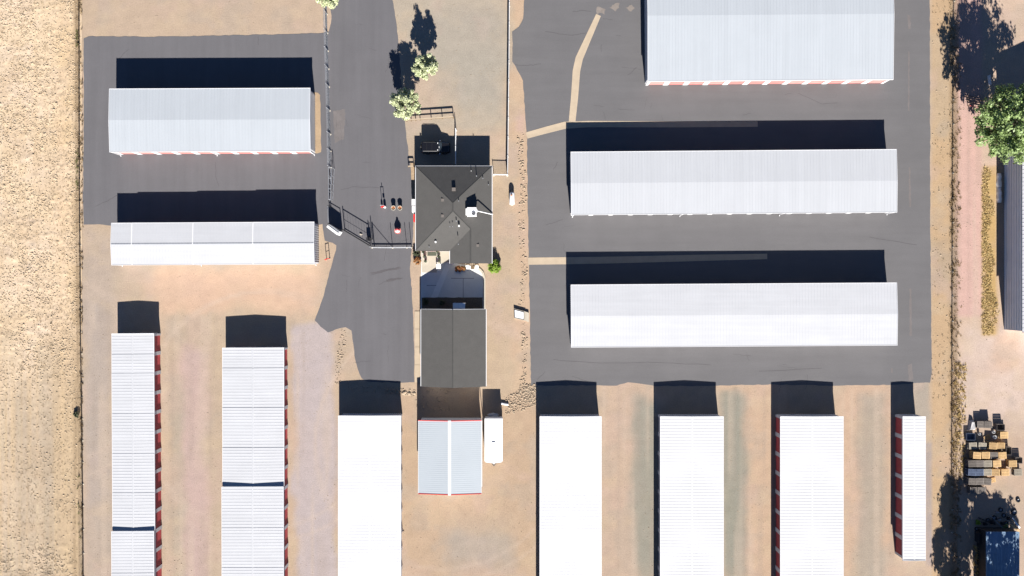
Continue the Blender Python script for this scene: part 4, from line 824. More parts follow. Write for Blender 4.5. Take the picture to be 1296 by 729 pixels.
# tufts of grass, weeds, stubble, rocks
def tufts(name, pts, hgt, rad, blades, m, seed, wid=.05, label=None, cat=None):
    g = np.random.default_rng(seed); pts = np.asarray(pts); n = len(pts); c = np.repeat(pts, blades, 0)
    a = g.random(n*blades)*6.283; r = rad*(.3+g.random(n*blades)); hh = np.repeat(hgt*(.5+g.random(n)), blades)*(.6+.6*g.random(n*blades))
    base = c+np.stack([np.cos(a)*rad*.25, np.sin(a)*rad*.25, np.zeros_like(a)], 1); tip = c+np.stack([np.cos(a)*r, np.sin(a)*r, hh], 1)
    s = np.stack([-np.sin(a), np.cos(a), np.zeros_like(a)], 1)*wid
    v = np.stack([base-s, base+s, tip], 1).reshape(-1, 3); me = np_mesh(name, v, np.arange(len(v)).reshape(-1, 3), m)
    o = link(name, me); return tag(o, label, cat, kind='stuff')
def scat(n, x0, x1, y0, y1, seed, f=None, z=0):
    g = np.random.default_rng(seed); px_ = x0+(x1-x0)*g.random(n); py_ = y0+(y1-y0)*g.random(n)
    p = np.stack([(px_-648)/PPM, (364.5-py_)/PPM, np.full(n, z)], 1)
    if f is not None:
        k = f(px_, py_, p, g); p = p[k]
    return p
pts = scat(11000, -20, 98, -40, 770, 1, lambda a, b, p, g: g.random(len(a)) < .15+.85*sstep(.42, .62, fbm(p[:,0], p[:,1], 3, 91))*(1-.6*sstep(450,500,b)*(1-sstep(680,700,b))))
pts[:, 2] = fz(pts[:, 0], pts[:, 1])-.02
tufts('field_stubble', pts, .08, .15, 7, M['stubble'], 2, .04, 'pale dry stubble and clods covering the ploughed field', 'stubble')
pts = np.concatenate([scat(1500, 96, 105, -40, 770, 3, lambda a, b, p, g: (np.abs(a-(100.5+b*.0085)) < 3.2) & (g.random(len(a)) < .3+.7*sstep(.4, .6, fbm(p[:,0], p[:,1], 2.5, 92))))])
tufts('fence_weeds', pts, .26, .22, 8, M['weed'], 4, .035, 'dry weeds tangled along the field fence', 'weeds')
pts = scat(26, 97, 100, 40, 60, 5); pts = np.concatenate([pts, scat(30, 97, 100, 190, 240, 6), scat(14, 99, 103, 600, 680, 7)])
tufts('green_weeds', pts, .3, .22, 9, M['greenweed'], 8, .04, 'sparse green weeds among the field fence line', 'weeds')
pts = scat(1700, 1202, 1216, -40, 780, 9, lambda a, b, p, g: (g.random(len(a)) < np.where((a < 1208) | (b > 380), 1, .45)*(.25+.75*sstep(.42, .6, fbm(p[:,0], p[:,1], 3, 93)))))
tufts('road_verge_weeds', pts, .2, .25, 8, M['weed'], 10, .04, 'dry brown weeds along the fence by the pink road', 'weeds')
pts = scat(1500, 1243, 1266, 212, 424, 11, lambda a, b, p, g: (a < 1254+6*sstep(330, 380, b)+4*np.sin(b*.1)) & (g.random(len(a)) < .8))
tufts('yellow_weeds', pts, .16, .3, 9, M['weedy'], 12, .05, 'golden dry weeds along the barn wall', 'weeds')
pts = scat(240, 1206, 1222, 460, 600, 13); tufts('corner_weeds', pts, .25, .3, 8, M['weedy'], 14, .05, 'yellow weeds between the fence and the pallet stacks', 'weeds')
pts = scat(420, 1179, 1204, -30, 760, 15, lambda a, b, p, g: g.random(len(a)) < sstep(.4, .6, fbm(p[:,0], p[:,1], 4, 95))); tufts('strip_stubble', pts, .09, .16, 7, M['stubble'], 16, .04, 'sparse dry tufts on the sandy strip east of the asphalt', 'stubble')
pts = scat(160, 1232, 1250, 690, 770, 17); tufts('shed_weeds', pts, .6, .35, 9, M['weedy'], 18, .05, 'tall straw-coloured weeds beside the blue-roofed shed', 'weeds')
ICO = [(0,0,-1),(.72,-.53,-.45),(-.28,-.85,-.45),(-.89,0,-.45),(-.28,.85,-.45),(.72,.53,-.45),(.28,-.85,.45),(-.72,-.53,.45),(-.72,.53,.45),(.28,.85,.45),(.89,0,.45),(0,0,1)]
ICF = [(0,1,2),(1,0,5),(0,2,3),(0,3,4),(0,4,5),(1,5,10),(2,1,6),(3,2,7),(4,3,8),(5,4,9),(1,10,6),(2,6,7),(3,7,8),(4,8,9),(5,9,10),(6,10,11),(7,6,11),(8,7,11),(9,8,11),(10,9,11)]
def rocks(name, pts, smin, smax, seed, label, mm='rock', tall=.28):
    g = np.random.default_rng(seed); n = len(pts); base = np.array(ICO)[None]*(.75+.5*g.random((n, 12, 1)))
    s = (smin+(smax-smin)*g.random(n)**2)[:, None, None]*np.stack([.8+.5*g.random(n), .8+.5*g.random(n), tall+.22*g.random(n)], 1)[:, None, :]
    v = base*s+np.asarray(pts)[:, None, :]+np.array([0, 0, .015]); f = (np.array(ICF)[None]+12*np.arange(n)[:, None, None]).reshape(-1, 3)
    tag(link(name, np_mesh(name, v.reshape(-1, 3), f, M[mm])), label, 'rocks' if mm == 'rock' else 'clods', kind='stuff')
pts = scat(1500, 652, 669, 168, 498, 21, lambda a, b, p, g: (np.abs(a-(659+b*.0075+2*np.sin(b*.06))) < 3.8) & (g.random(len(a)) < .35+.65*sstep(.4, .6, fbm(p[:,0], p[:,1], 2, 96))))
def clods(a, b, p, g): return g.random(len(a)) < (.25+.75*sstep(.38, .6, fbm(p[:,0], p[:,1], 2.5, 191)))*(1-.6*sstep(440, 500, b)*(1-sstep(675, 700, b)))*(1-.8*((a > 74) & (a < 83) & (b > 90) & (b < 420)))
cp = scat(26000, -15, 98, -30, 760, 190, clods); cp[:, 2] = fz(cp[:, 0], cp[:, 1])
rocks('field_clods', cp, .035, .125, 192, 'crumbly dry clods strewn over the ploughed field', 'clod', .42)
rocks('rock_border', pts, .04, .19, 22, 'loose rocks bordering the asphalt between the tank and the drain box')
pts = np.concatenate([scat(600, 640, 678, 488, 524, 23, lambda a, b, p, g: (b-488 > (672-a)*.55-4) & (b-488 < (672-a)*.4+27)), scat(220, 664, 678, 486, 512, 24)])
rocks('rock_pile', pts, .04, .18, 25, 'riprap rock pile at the end of the white drain pipe')
pts = np.concatenate([scat(200, 424, 438, 416, 486, 26, lambda a, b, p, g: np.abs(a-(437-(b-416)*.17)) < 5), scat(260, 440, 526, 485, 503, 27, lambda a, b, p, g: np.abs(b-(489+(a-440)*.1)) < 5), scat(160, 526, 570, 492, 520, 28)])
rocks('rock_edging', pts, .04, .15, 29, 'rock edging around the south end of the asphalt driveway')
pts = scat(75, 486, 526, 493, 501, 62, lambda a, b, p, g: np.abs(b-(494+(a-486)*.12)) < 1.6); rocks('rock_row', pts, .1, .3, 63, 'row of larger dark-gapped rocks just north of the white storage building')
pts = scat(170, 1180, 1203, -20, 740, 64); rocks('strip_stones', pts, .04, .13, 65, 'scattered small stones on the sandy strip beside the east fence')

# ------------------------------------------------------------------ small things around the house
def car():
    x, y = P2(552.3,188.2,0); t = thing('parked_car', 'black four-wheel-drive car parked in the shade north of the house', 'car', (x, y, 0))
    W = .88
    def loft(secs, m, name, par=None, mirror=True):
        b = MB(); vs = []
        for (px_, prof) in secs: vs += [(x+px_, y+yy, zz) for yy, zz in prof]
        k = len(secs[0][1]); fs = [(i*k+j, i*k+(j+1) % k, (i+1)*k+(j+1) % k, (i+1)*k+j) for i in range(len(secs)-1) for j in range(k)]
        fs += [tuple(range(k)), tuple(range((len(secs)-1)*k, len(secs)*k))[::-1]]; b.add(vs, fs); return b.build(name, M[m], par or t, fixn=True)
    def sec(w0, w1, z0, z1): return [(-w0, z0), (-w0, (z0+z1)/2), (-w1, z1-.05), (-w1+.07, z1), (w1-.07, z1), (w1, z1-.05), (w0, (z0+z1)/2), (w0, z0)]
    body = loft([(-2.1, sec(.78,.74,.45,1.0)), (-2.0, sec(W,.84,.38,1.08)), (.75, sec(W,.84,.36,1.08)), (1.2, sec(W,.80,.36,1.05)), (1.9, sec(.84,.72,.4,.98)), (2.08, sec(.72,.62,.45,.88))], 'carpaint', 'body')
    cab = loft([(-2.02, sec(.80,.72,1.06,1.72)), (-1.85, sec(.82,.72,1.06,1.80)), (.2, sec(.82,.72,1.06,1.80)), (.45, sec(.81,.70,1.06,1.74)), (.92, sec(.80,.78,1.05,1.12))], 'carpaint', 'cabin')
    b = MB(); b.add([(x+.50, y-.66, 1.735), (x+.50, y+.66, 1.735), (x+.93, y+.74, 1.14), (x+.93, y-.74, 1.14)], [(0,1,2,3)]); b.build('windscreen', M['glass'], t)
    for s in (-1, 1):
        for a, c in ((-1.8, -1.05), (-.95, -.3), (-.2, .4)):
            MB().add([(x+a, y+s*.835, 1.12), (x+c, y+s*.835, 1.12), (x+c-.03, y+s*.765, 1.62), (x+a+.03, y+s*.765, 1.62)], [(0,1,2,3)]).build('side_window', M['glass'], t)
        MB().tube((x-1.8, y+s*.66, 1.84), (x+.1, y+s*.66, 1.84), .02, 6).build('roof_rail', M['black'], t)
        MB().box(x+.55, x+.75, y+s*.98-.1, y+s*.98+.1, 1.05, 1.25).build('wing_mirror', M['chrome'], t)
        MB().lathe([(0,.0),(.1,.0),(.1,.05),(0,.06)], (x+2.0, y+s*.55, .72), 'x', 12).build('headlight', M['lamp'], t, fixn=True); MB().box(x-2.13, x-2.08, y+s*.7-.07, y+s*.7+.07, .75, 1.0).build('tail_light', M['tail'], t)
        for wx in (-1.3, 1.35):
            o = MB().lathe([(.2,-.1),(.35,-.11),(.38,-.06),(.38,.06),(.35,.11),(.2,.1)], (x+wx, y+s*.80, .38), 'y', 20).build('tyre', M['rubber'], t, fixn=True); MB().lathe([(0,-.06),(.2,-.08),(.2,.08),(0,.06)], (x+wx, y+s*.80, .38), 'y', 14).build('rim', M['chrome'], o, fixn=True)
    for rx in (-1.3, -.5): MB().tube((x+rx, y-.62, 1.85), (x+rx, y+.62, 1.85), .022, 6).build('roof_bar', M['black'], t)
    MB().box(x+2.06, x+2.18, y-.75, y+.75, .42, .62).build('bumper', M['black'], t); MB().box(x-2.2, x-2.1, y-.78, y+.78, .42, .62).build('bumper', M['black'], t)
    o = MB().lathe([(.15,-.09),(.35,-.1),(.37,0),(.35,.1),(.15,.09),(0,.09)], (x-2.27, y+.1, .95), 'x', 18).build('spare_tyre', M['rubber'], t, fixn=True)
    b = MB(); b.box(x+.33, x+.43, y-.62, y-.42, 1.80, 1.83); b.box(x+.33, x+.43, y+.4, y+.62, 1.80, 1.83); b.box(x+.55, x+.62, y-.2, y+.05, 1.66, 1.69); b.build('glint_plate', M['lamp'], t)  # small white plates stand in for sun glints around the windscreen top
car()
def tank():
    x, y0 = P2(648,259.6,.7); _, y1 = P2(648,243,.7); t = thing('propane_tank', 'white horizontal propane tank standing on gravel near the yard fence', 'tank', (x, (y0+y1)/2, 0))
    r = .40; L = y1-y0; prof = [(0,0)]+[(r*math.sin(a), r*.55*(1-math.cos(a))) for a in (.4,.8,1.2,1.57)]+[(r, L-r*.55)]+[(r*math.sin(a), L-r*.55*(1-math.cos(a))) for a in (1.2,.8,.4)]+[(0,L)]
    MB().lathe(prof, (x, y0, .62), 'y', 20).build('vessel', M['white'], t, smooth=True, fixn=True)
    o = MB().lathe([(0,.0),(.13,0),(.13,.12),(.11,.16),(0,.17)], (x-.05, (y0+y1)/2+.45, 1.0), n=12).build('dome', M['terra'], t, fixn=True)
    for yy in (y0+.45, y1-.45): MB().box(x-.3, x+.3, yy-.08, yy+.08, 0, .4).build('foot', M['conc_new'], t)
tank()
def drain_box():
    q = [P2(650.5,390.5,.4), P2(665.5,394.5,.4), P2(665.5,406,.4), P2(651,403,.4)]
    t = thing('drain_box', 'low white concrete drain box with dark-edged lid at the asphalt edge', 'drain box', (q[0][0]+1, q[0][1]-.8, 0))
    MB().prism(q, -.05, .36).build('box', M['conc_new'], t); cx = sum(p[0] for p in q)/4; cy = sum(p[1] for p in q)/4
    sh = lambda k: [(cx+(p[0]-cx)*k-.12, cy+(p[1]-cy)*k+.02) for p in q]
    b = MB(); o = sh(.86); i = sh(.76)
    for k in range(4): b.prism([o[k], o[(k+1) % 4], i[(k+1) % 4], i[k]], .362, .40)
    b.build('lid_frame', M['black'], t); MB().prism(sh(.755), .362, .385).build('lid', M['white'], t)
    e = [P2(665.7,394.5,.4), P2(669.4,396,.4), P2(669.4,408,.4), P2(665.7,406.5,.4)]; MB().prism(e, -.05, .3).build('apron', M['conc_new'], t)
drain_box()
a = P2(634,510.3); c = P2(643.5,511.8); b = MB(); L = Vector((c[0]-a[0], c[1]-a[1], 0)).length; b.lathe([(.14,0),(.17,0),(.17,L),(.14,L),(.14,0)], (0,0,.17), 'x', 14)
o = b.build('drain_pipe', M['white'], origin=(0,0,0), fixn=True); o.location = (a[0], a[1], 0); o.rotation_euler = (0, 0, math.atan2(c[1]-a[1], c[0]-a[0])); tag(o, 'short white drain pipe leading into the riprap rocks', 'pipe')
def pot(label, px_, py_, r=.34, hgt=.72):
    x, y = P2(px_, py_, hgt); t = thing('planter', label, 'planter', (x, y, 0), 'driveway planters')
    MB().lathe([(0,0),(r*.75,0),(r,hgt-.1),(r*1.08,hgt-.1),(r*1.08,hgt),(r*.85,hgt),(r*.82,hgt-.12)], (x, y, .021), n=18).build('pot', M['conc_new'], t, fixn=True); MB().lathe([(0,hgt-.1),(r*.83,hgt-.12)], (x, y, .021), n=18).build('soil', M['terra'], t, fixn=True)
    o = bpy.data.objects.new('plant', leaf_mesh('plant', [(0,0,hgt,.16)], 26, .1, M['leaf_r'], int(px_))); C.objects.link(o); o.parent = t
pot('pale round planter with orange soil, west one of the driveway pair', 497.7, 263.2); pot('pale round planter with orange soil, east one of the driveway pair', 506, 263.2)
def tub():
    x, y = P2(503.2,291.8,.6); t = thing('red_tub', 'red tub with a pale rounded top standing on the driveway inside the gate', 'tub', (x, y, 0))
    MB().lathe([(0,0),(.4,0),(.50,.5),(.52,.5),(.52,.56),(.3,.56)], (x, y, .021), n=20).build('tub', M['pinkred'], t, fixn=True); MB().blob((x-.02, y-.03, .6), .36, .3, .16, 3, .08, 12, 6).build('top', M['white'], t)
    for i, (dx_, dy_, z, r) in enumerate([(-.22,.1,.72,.17),(.22,.1,.72,.17),(0,.16,.95,.2)]): MB().blob((x+dx_, y+dy_, z), r, r, r, i, .08, 10, 6).build('ball', M['red'], t)
tub()
def keypad():
    x, y = P2(485.5,262,0); t = thing('keypad_stand', 'tall red and white keypad stand on the driveway beside the planters', 'stand', (x, y, 0)); Z = Vector((0,0,1))
    for dx_, m, r in ((-.22,'trim_red',.14),(.22,'white',.2)):
        MB().lathe([(0,0),(r,0),(r,.55),(r*.7,.66),(0,.7)], (x+dx_, y, .021), n=14).build('bollard', M[m], t, fixn=True); MB().tube((x+dx_*.9, y+.1, .02), (x+dx_*.9, y+.1, 1.75), .04).build('post', M['galv'], t)
    MB().tube((x-.26, y+.1, 1.75), (x+.26, y+.1, 1.75), .04).build('cross_bar', M['galv'], t); MB().tube((x+.02, y+.12, 1.7), (x+.02, y+.12, 2.1), .05).build('mast', M['black'], t)
    MB().box(x+.02, x+.3, y-.1, y+.08, .9, 1.2).build('keypad', M['trim_red'], t)
keypad()
def cabinet(label, pxa, pya, pyb, m, name):
    h = 1.85; x0 = P(pxa,0,h)[0]; y1 = P(0,pya,h)[1]; y0 = P(0,pyb,h)[1]; t = thing(name, label, 'vending machine', (x0+.4, (y0+y1)/2, 0))
    MB().box(x0, x0+.8, y0, y1, .03, h).build('cabinet', M[m], t); MB().box(x0-.02, x0-.003, y0+.1, y1-.35, .5, h-.15).build('front_panel', M['glass'], t); MB().box(x0-.03, x0-.003, y1-.3, y1-.1, .9, 1.3).build('coin_panel', M['black'], t)
cabinet('white vending machine against the driveway wall of the house', 521, 252, 260, 'white', 'vending_machine'); cabinet('white ice machine next to the red one at the house wall', 521.3, 261, 268.5, 'white', 'vending_machine'); cabinet('red vending machine against the driveway wall of the house', 523.2, 271, 280.5, 'trim_red', 'vending_machine')
def hoop():
    t = thing('pipe_barrier', 'red pipe barrier hoop on the sand east of the seamed storage building', 'barrier', (*P2(415,328), 0)); Z = Vector((0,0,1))
    a = Vector((*P2(413.5,329), 0)); c = Vector((*P2(417.5,327.5), 0))
    for p in (a, c): MB().tube(p-Z*.05, p+Z*1.45, .05).build('post', M['trim_red'], t); MB().tube(p, p+Z*.12, .1).build('footing', M['conc_new'], t)
    MB().tube(a+Z*1.42, c+Z*1.42, .05).build('top_bar', M['trim_red'], t); MB().tube(a+Z*.75, c+Z*.75, .03).build('mid_bar', M['wood'], t)
hoop()
def chair(label, px_, py_, rz):
    x, y = P2(px_, py_, .4); t = thing('patio_chair', label, 'chair', (x, y, .05), 'white patio chairs')
    MB().box(x-.27, x+.27, y-.27, y+.27, .45, .5).build('seat', M['white'], t); MB().box(x-.27, x+.27, y+.2, y+.27, .502, 1.0).build('backrest', M['white'], t)
    for sx in (-.23, .23):
        for sy in (-.23, .23): MB().box(x+sx-.03, x+sx+.03, y+sy-.03, y+sy+.03, .06, .449).build('leg', M['white'], t)
        MB().box(x+sx-.04, x+sx+.04, y-.25, y+.19, .68, .72).build('armrest', M['white'], t)
chair('white patio chair beside the round russet bush', 592.5, 338.5, 0); chair('white patio chair under the wing gable, nearer the lime bush', 603.5, 338.5, 0)
def table(label, px_, py_, m, s, name='patio_table'):
    x, y = P2(px_, py_, .7); t = thing(name, label, 'table', (x, y, .05)); MB().box(x-s, x+s, y-s, y+s, .66, .72).build('top', M[m], t)
    for sx in (-1, 1):
        for sy in (-1, 1): MB().box(x+sx*s*.8-.03, x+sx*s*.8+.03, y+sy*s*.8-.03, y+sy*s*.8+.03, .058, .659).build('leg', M[m], t)
table('square white table on the patio in front of the porch', 555, 337.3, 'white', .36); table('small wooden table between the two white patio chairs', 598, 338.5, 'wood', .25)

# ------------------------------------------------------------------ barn, shed, yard to the east
def barn():
    h = 4.9; x0 = P(1271,0,0)[0]; ys_ = P(0,416.5,0)[1]; yn = P(0,140,0)[1]; x1 = x0+12; xm = (x0+x1)/2
    t = thing('barn', 'tall barn with slate blue ribbed wall and white roof edge beside the large tree', 'barn', (xm, (ys_+yn)/2, 0)); rise = 1.5
    prof = [(x0, -.05), (x1, -.05), (x1, h), (xm, h+rise), (x0, h)]
    b = MB(); b.add([(x, ys_, z) for x, z in prof]+[(x, yn, z) for x, z in prof], [(0,1,2,3,4), (9,8,7,6,5)]+[(k, (k+1) % 5, (k+1) % 5+5, k+5) for k in range(4)]+[(4,0,5,9)]); b.build('wall', M['barn_wall'], t, fixn=True)
    b = MB(); n = int((yn-ys_)/.37)
    for i in range(n): yy = ys_+.1+i*.37; b.box(x0-.04, x0-.001, yy, yy+.07, 0, h-.02)
    tag(b.build('wall_rib', M['barn_wall'], t), kind='stuff')
    for z in np.arange(.5, 4.8, .58): MB().box(x0-.075, x0-.041, ys_+.05, yn-.05, z, z+.12).build('girt', M['barn_wall'], t)
    MB().box(x0-.03, x0+.5, ys_-.08, ys_-.003, 0, .3).build('sill', M['white'], t); MB().box(x0-.07, x0+.12, ys_-.06, ys_-.003, .3, h).build('corner_trim', M['barn_wall'], t)
    for sgn, a, c in ((-1, x0-.38, xm), (1, x1+.38, xm)):
        b = MB(); roof_slope(b, ys_-.25, yn+.25, a, c, h-.06, h+rise+.07, 'y', pitch=.6); b.build('roof_sheet', M['roof_w'], t, fixn=True)
barn()
def bundle():
    x0, y1 = P2(1263.5,219,.5); x1, y0 = P2(1269.5,256,.5); t = thing('wrapped_bundle', 'long white wrapped bundle lying along the barn wall', 'bundle', ((x0+x1)/2, (y0+y1)/2, 0)); b = MB(); rr = random.Random(3); pr = []
    n = 10; vs = []; k = 7
    for i in range(n):
        yy = y0+(y1-y0)*i/(n-1); wv = .32+rr.uniform(-.08,.08); hh = .5+rr.uniform(-.1,.1)
        for j in range(k): a = math.pi*j/(k-1); vs.append(((x0+x1)/2+math.cos(a)*wv*(1+rr.uniform(-.1,.1)), yy, max(0, math.sin(a)*hh*(1+rr.uniform(-.1,.1)))))
    b.add(vs, [(i*k+j, i*k+j+1, (i+1)*k+j+1, (i+1)*k+j) for i in range(n-1) for j in range(k-1)]+[tuple(range(k)), tuple(range((n-1)*k, n*k))[::-1]]); b.build('tarp', M['white'], t, fixn=True); MB().path([(x0-.05, (y0+y1)/2, .05), ((x0+x1)/2, (y0+y1)/2, .65), (x1+.05, (y0+y1)/2, .05)], .02).build('strap', M['black'], t)
bundle()
# ladder-like red rack near the tree
def rack():
    t = thing('rail_rack', 'low rusty rail rack by the pink road under the large tree', 'rack', (*P2(1230,131), 0))
    for i in range(5):
        a = Vector((*P2(1220+i*1.0,121+i*3.2), .35)); c = Vector((*P2(1242,126+i*3), .35)); MB().tube(a, c, .04, 6).build('rail', M['trim_red'] if i == 4 else M['wood'], t)
    for p in ((1221,122.5),(1241.5,127.5),(1224.5,134),(1241.5,138)): q = P2(*p); MB().tube((*q, 0), (*q, .5), .05).build('post', M['wood'], t)
    a = P2(1250,96); c = P2(1251.5,108); MB().prism([(a[0]-.05, a[1]), (a[0]+.05, a[1]), (c[0]+.05, c[1]), (c[0]-.05, c[1])], 0, .6).build('end_board', M['white'], t)
rack()
def shed():
    h = 2.5; X0 = P(1248,0,h)[0]; X1 = P(1290,0,h)[0]; Y1 = P(0,673,h)[1]; Y0 = P(0,790,h)[1]; t = thing('shed', 'blue-roofed shed with seamed sheets beside the junk heap', 'shed', ((X0+X1)/2, (Y0+Y1)/2, 0))
    MB().box(X0+.12, X1-.12, Y0+.1, Y1-.1, -.05, h-.12).build('wall', M['black'], t); ysq = [673,694,714,740,766,790]
    for i in range(5):
        a, c = P(0,ysq[i+1],h)[1], P(0,ysq[i],h)[1]; z = h-.1+.02*(i % 2); b = MB(); n = 9
        xs_ = np.linspace(X0, X1, n*3+1); us = [(x, .03 if k % 3 == 0 else 0) for k, x in enumerate(xs_)]; k = len(us)
        b.add([(x, a+.003, z+q+.1) for x, q in us]+[(x, c-.003, z+q+.1) for x, q in us]+[(x, a+.003, z+.04) for x, q in us]+[(x, c-.003, z+.04) for x, q in us], [f for j in range(k-1) for f in ((j, j+1, k+j+1, k+j), (2*k+j, 3*k+j, 3*k+j+1, 2*k+j+1), (j, 2*k+j, 2*k+j+1, j+1), (k+j, k+j+1, 3*k+j+1, 3*k+j))]+[(0,k,3*k,2*k), (k-1,3*k-1,4*k-1,2*k-1)])
        b.build('roof_sheet', M['blue_roof'], t, fixn=True)
    MB().box(X0-.25, X0+.1, Y1-2.2, Y1-.6, 0, 1.2).build('lean_to', M['black'], t)
shed()

# pallets
def pallet_mesh(m):
    b = MB()
    for i in range(7): x = -.55+i*.175; b.box(x-.055 if i else -.6, x+.055 if i < 6 else .6, -.5, .5, .118, .14)
    for y in (-.47, 0, .47): b.box(-.6, .6, y-.03, y+.03, .022, .1175)
    for i in range(4): x = -.5+i*.333; b.box(x-.05, x+.05, -.5, .5, 0, .0215)
    me = b.mesh('pallet'); me.materials.append(M[m]); return me
PM = {k: pallet_mesh('pallet_'+k) for k in 'tgbw'}
CN = {'t': 'tan wooden', 'g': 'weathered grey', 'b': 'blue-painted', 'w': 'pale wooden'}
ROWS = [(537.5, [(1242,'g',6),(1251,'g',7)]), (551, [(1271,'t',7)]), (564.5, [(1231.5,'w',6),(1243.5,'w',6),(1257,'t',7),(1267,'t',6)]), (576.5, [(1237,'t',9),(1248,'t',9),(1258,'g',7),(1269,'t',8)]), (587, [(1231,'g',9),(1240.5,'g',9),(1250.5,'w',9),(1262,'t',9),(1282,'t',6)]), (598, [(1230.5,'b',9),(1240,'b',9),(1250,'w',9),(1260.5,'t',9),(1272.5,'t',5),(1289,'w',5)]), (609.5, [(1231,'g',9),(1240.5,'g',9),(1250,'g',8)]), (621, [(1233,'g',7),(1242,'g',8)])]
ORD = ['first','second','third','fourth','fifth','sixth','seventh','eighth','ninth']
rr = random.Random(5)
for ri, (py_, st) in enumerate(ROWS):
    for si, (px_, k, n) in enumerate(st):
        hh = n*.142; x, y = P2(px_, py_, hh); rz0 = rr.uniform(-.06, .06); where = f'{ORD[si]} stack from fence, {ORD[ri]} pallet row from north'
        for L in range(n):
            o = bpy.data.objects.new('pallet', PM[k]); C.objects.link(o); o.location = (x+rr.uniform(-.03,.03), y+rr.uniform(-.03,.03), .002+L*.142); o.rotation_euler = (0, 0, rz0+rr.uniform(-.03,.03)+(math.pi/2 if rr.random() < 0 else 0))
            tag(o, f'{CN[k]} pallet {"on top" if L == n-1 else ORD[L]+" from ground"} in {where}', 'pallet', f'pallets in {where}')
for lab, px_, py_, rz, k, z in [('small tan pallet lying askew north of the third pallet row', 1250,554,.45,'t',.002), ('tilted tan half pallet at the south end of the stacks', 1256.5,608,.2,'t',.002), ('pale pallet leaning alone east of the stacks', 1284,592,-.3,'w',.002)]:
    o = bpy.data.objects.new('pallet', PM[k]); C.objects.link(o); o.location = (*P2(px_, py_, .2), z); o.rotation_euler = (0, 0, rz); o.scale = (.8, .7, 1); tag(o, lab, 'pallet')
b = MB(); q = [P2(1224.5,545,.2), P2(1234.5,544,.2), P2(1233,532,.2), P2(1227,532,.2)]; cx = sum(p[0] for p in q)/4; cy = sum(p[1] for p in q)/4
b.add([(*p, 0) for p in q]+[(cx+(p[0]-cx)*.6, cy+(p[1]-cy)*.7, .55+.1*(i % 2)) for i, p in enumerate(q)], [(0,1,5,4),(1,2,6,5),(2,3,7,6),(3,0,4,7),(4,5,6,7)]); tag(b.build('tarpaulin', M['tarp'], fixn=True), 'grey tarpaulin heap by the fence at the north end of the pallets', 'tarp')
def crate(label, px_, py_, sx, sy, sz, m, rz=0):
    x, y = P2(px_, py_, sz); t = thing('crate', label, 'crate', (x, y, 0)); t.rotation_euler = (0, 0, rz); ORG[t.name] = (0,0,0)
    for s in (-1, 1):
        for i in range(4): z = .03+i*(sz-.03)/4; MB().box(-sx/2, sx/2, s*sy/2-.015, s*sy/2+.015, z, z+(sz-.03)/4-.03).build('slat', M[m], t); MB().box(s*sx/2-.015, s*sx/2+.015, -sy/2+.02, sy/2-.02, z, z+(sz-.03)/4-.03).build('slat', M[m], t)
    MB().box(-sx/2+.016, sx/2-.016, -sy/2+.016, sy/2-.016, .0, .028).build('base', M[m], t)
crate('dark slatted crate at the northeast corner of the pallet stacks', 1267,541,1.2,.9,.9,'pallet_g'); crate('dark slatted crate in the second row between the stacks', 1229,553,1.3,1.0,.7,'pallet_b'); crate('weathered open crate beside the third pallet row', 1277,571,.8,1.2,.9,'pallet_g'); crate('dark crate at the far east of the pallet yard', 1290,583,1.0,.9,.8,'pallet_g')
def bin_(label, px_, py_, r, hgt, m):
    x, y = P2(px_, py_, hgt); t = thing('bucket', label, 'bucket', (x, y, 0), 'buckets among the pallets'); MB().lathe([(0,0),(r*.8,0),(r,hgt),(r*.9,hgt),(r*.75,.03)], (x, y, .002), n=14).build('body', M[m], t, fixn=True); MB().path([(x+r*math.cos(a), y, hgt-.02+.12*math.sin(a)) for a in np.linspace(0, math.pi, 6)], .012, 4).build('handle', M['black'], t)
bin_('white bucket between the second and third pallet rows, beside the fence side crate', 1240,549.5,.2,.4,'white'); bin_('white bucket in the second row next to the askew pallet', 1258,547,.22,.4,'white'); bin_('larger white bucket beside the lone tan stack', 1259.5,553.5,.28,.5,'white')

# junk heap: tyres, pipes, boards
def tyre(label, px_, py_, z, r=.34, tilt=0):
    x, y = P2(px_, py_); t = thing('tyre', label, 'tyre', (x, y, z), 'old tyres on the junk heap'); t.rotation_euler = (tilt, 0, random.uniform(0, 3)); ORG[t.name] = (0,0,0)
    MB().lathe([(r*.6,0),(r*.9,.0),(r,.05),(r,.15),(r*.9,.2),(r*.6,.2),(r*.55,.1),(r*.6,0)], (0,0,0), n=18).build('tread', M['rubber'], t, fixn=True)
    MB().lathe([(0,.06),(r*.3,.05),(r*.55,.08),(r*.58,.13)], (0,0,0), n=14).build('rim', M['galv'], t, fixn=True)
for i, (lab, px_, py_, z, r) in enumerate([('old tyre lying at the north edge of the junk heap', 1266,645,.0,.36), ('old tyre with pale hub at the sunny east end of the junk heap', 1283,648,.0,.46), ('old tyre beside the shed lean-to, upper one', 1235.5,669,.0,.3), ('old tyre beside the shed lean-to, lower one', 1235.5,675,.0,.3), ('old tyre in the middle of the junk heap', 1258,655,.0,.36), ('old tyre buried among pipes on the junk heap', 1270,652,.0,.34), ('old tyre next to the green weeds by the junk heap', 1250,658,.0,.33), ('old tyre tight against the shed roof', 1273,662,.0,.33), ('lone tyre northeast of the junk heap', 1288,633,.0,.33)]): tyre(lab, px_, py_, z, r)
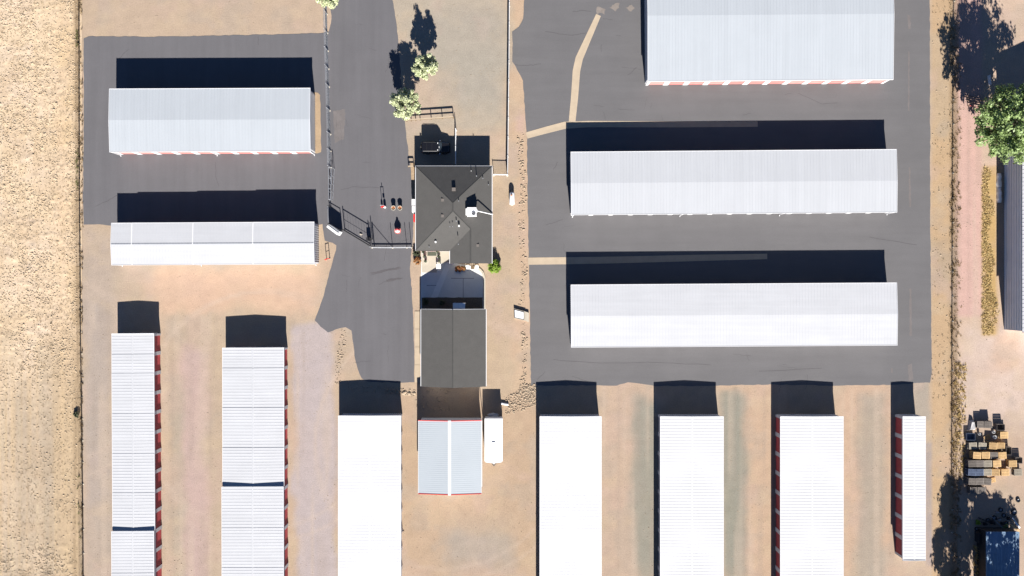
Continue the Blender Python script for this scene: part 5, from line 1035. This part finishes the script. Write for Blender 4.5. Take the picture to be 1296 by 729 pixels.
for i, (lab, a, c, m, r) in enumerate([('long dark pipe across the junk heap', (1240,661,.25), (1266,655,.3), 'black', .06), ('grey pipe sloping down the junk heap', (1252,652,.3), (1268,668,.25), 'galv', .05), ('pale board at the east end of the junk heap', (1280,655,.2), (1290,668,.15), 'white', .1), ('second pale board by the shed corner', (1279,664,.1), (1289,672,.2), 'pallet_t', .1), ('dark pipe tilted on the east of the heap', (1272,650,.5), (1286,662,.1), 'black', .06), ('pale pipe beside the shed lean-to', (1235,681,.1), (1245,685,.1), 'galv', .06), ('dark bar on the west of the heap', (1238,655,.1), (1258,663,.35), 'black', .07)]):
    p, q = Vector((*P2(a[0], a[1]), a[2])), Vector((*P2(c[0], c[1]), c[2]))
    b = MB()
    if 'board' in lab: d = (q-p).normalized(); s = d.cross(Vector((0,0,1)))*.13; u = Vector((0,0,.04)); b.add([p-s, p+s, q+s, q-s, p-s+u, p+s+u, q+s+u, q-s+u], [(3,2,1,0),(4,5,6,7),(0,1,5,4),(1,2,6,5),(2,3,7,6),(3,0,4,7)])
    else: L = (q-p).length; b.tube(p, q, r, 10); b.tube(q-(q-p).normalized()*.08, q, r*1.3, 10)
    tag(b.build('board' if 'board' in lab else 'pipe', M[m], fixn=True), lab, 'board' if 'board' in lab else 'pipe')
for i, (px_, py_, s, m) in enumerate([(1255,661,.5,'black'),(1263,657,.4,'galv'),(1246,663,.45,'black'),(1276,656,.5,'black'),(1268,662,.45,'black'),(1261,648,.3,'galv')]):
    x, y = P2(px_, py_); b = MB(); rr2 = random.Random(i); b.box(x-s*.5, x+s*.4, y-s*.4, y+s*.45, 0, .35*s+.1); b.box(x-s*.2, x+s*.6, y-s*.2, y+s*.2, .35*s+.102, .7*s+.1); b.tube((x-s*.4, y, .35*s+.15), (x+s*.1, y+s*.5, .35*s+.5), .05, 8)
    tag(b.build('scrap_metal', M[m]), ['dark engine block scrap near the centre of the junk heap', 'grey machine part between two tyres on the junk heap', 'dark scrap part beside the green weeds', 'dark scrap part below the pale-hubbed tyre', 'dark scrap part touching the shed roof edge', 'small grey scrap part at the north edge of the heap'][i], 'scrap', 'scrap on the junk heap')
shrub('green weed bush on the west side of the junk heap', 1238,660, .55, .5, M['leaf_b'], 41, n=16); shrub('green weed bush between the junk heap and the shed', 1273,667, .6, .5, M['leaf_d'], 42, n=16)

shrub('dark tumbleweed caught on the field fence', 96.5, 524.5, .55, .7, M['leaf_k'], 77, n=18)
pk = [(108,140,290,750),(205,280,345,750),(300,400,340,400),(366,426,410,750),(510,682,500,750),(762,834,490,750),(916,986,490,750),(1068,1132,490,750),(500,640,5,150),(108,410,2,44),(1212,1242,0,420),(1230,1290,425,525),(616,650,225,490)]
pts = np.concatenate([scat(int((b_-a_)*(d_-c_)/75), a_, b_, c_, d_, 300+i) for i, (a_, b_, c_, d_) in enumerate(pk)])
rocks('yard_pebbles', pts, .02, .07, 333, 'tiny pebbles scattered over the bare dirt lanes')
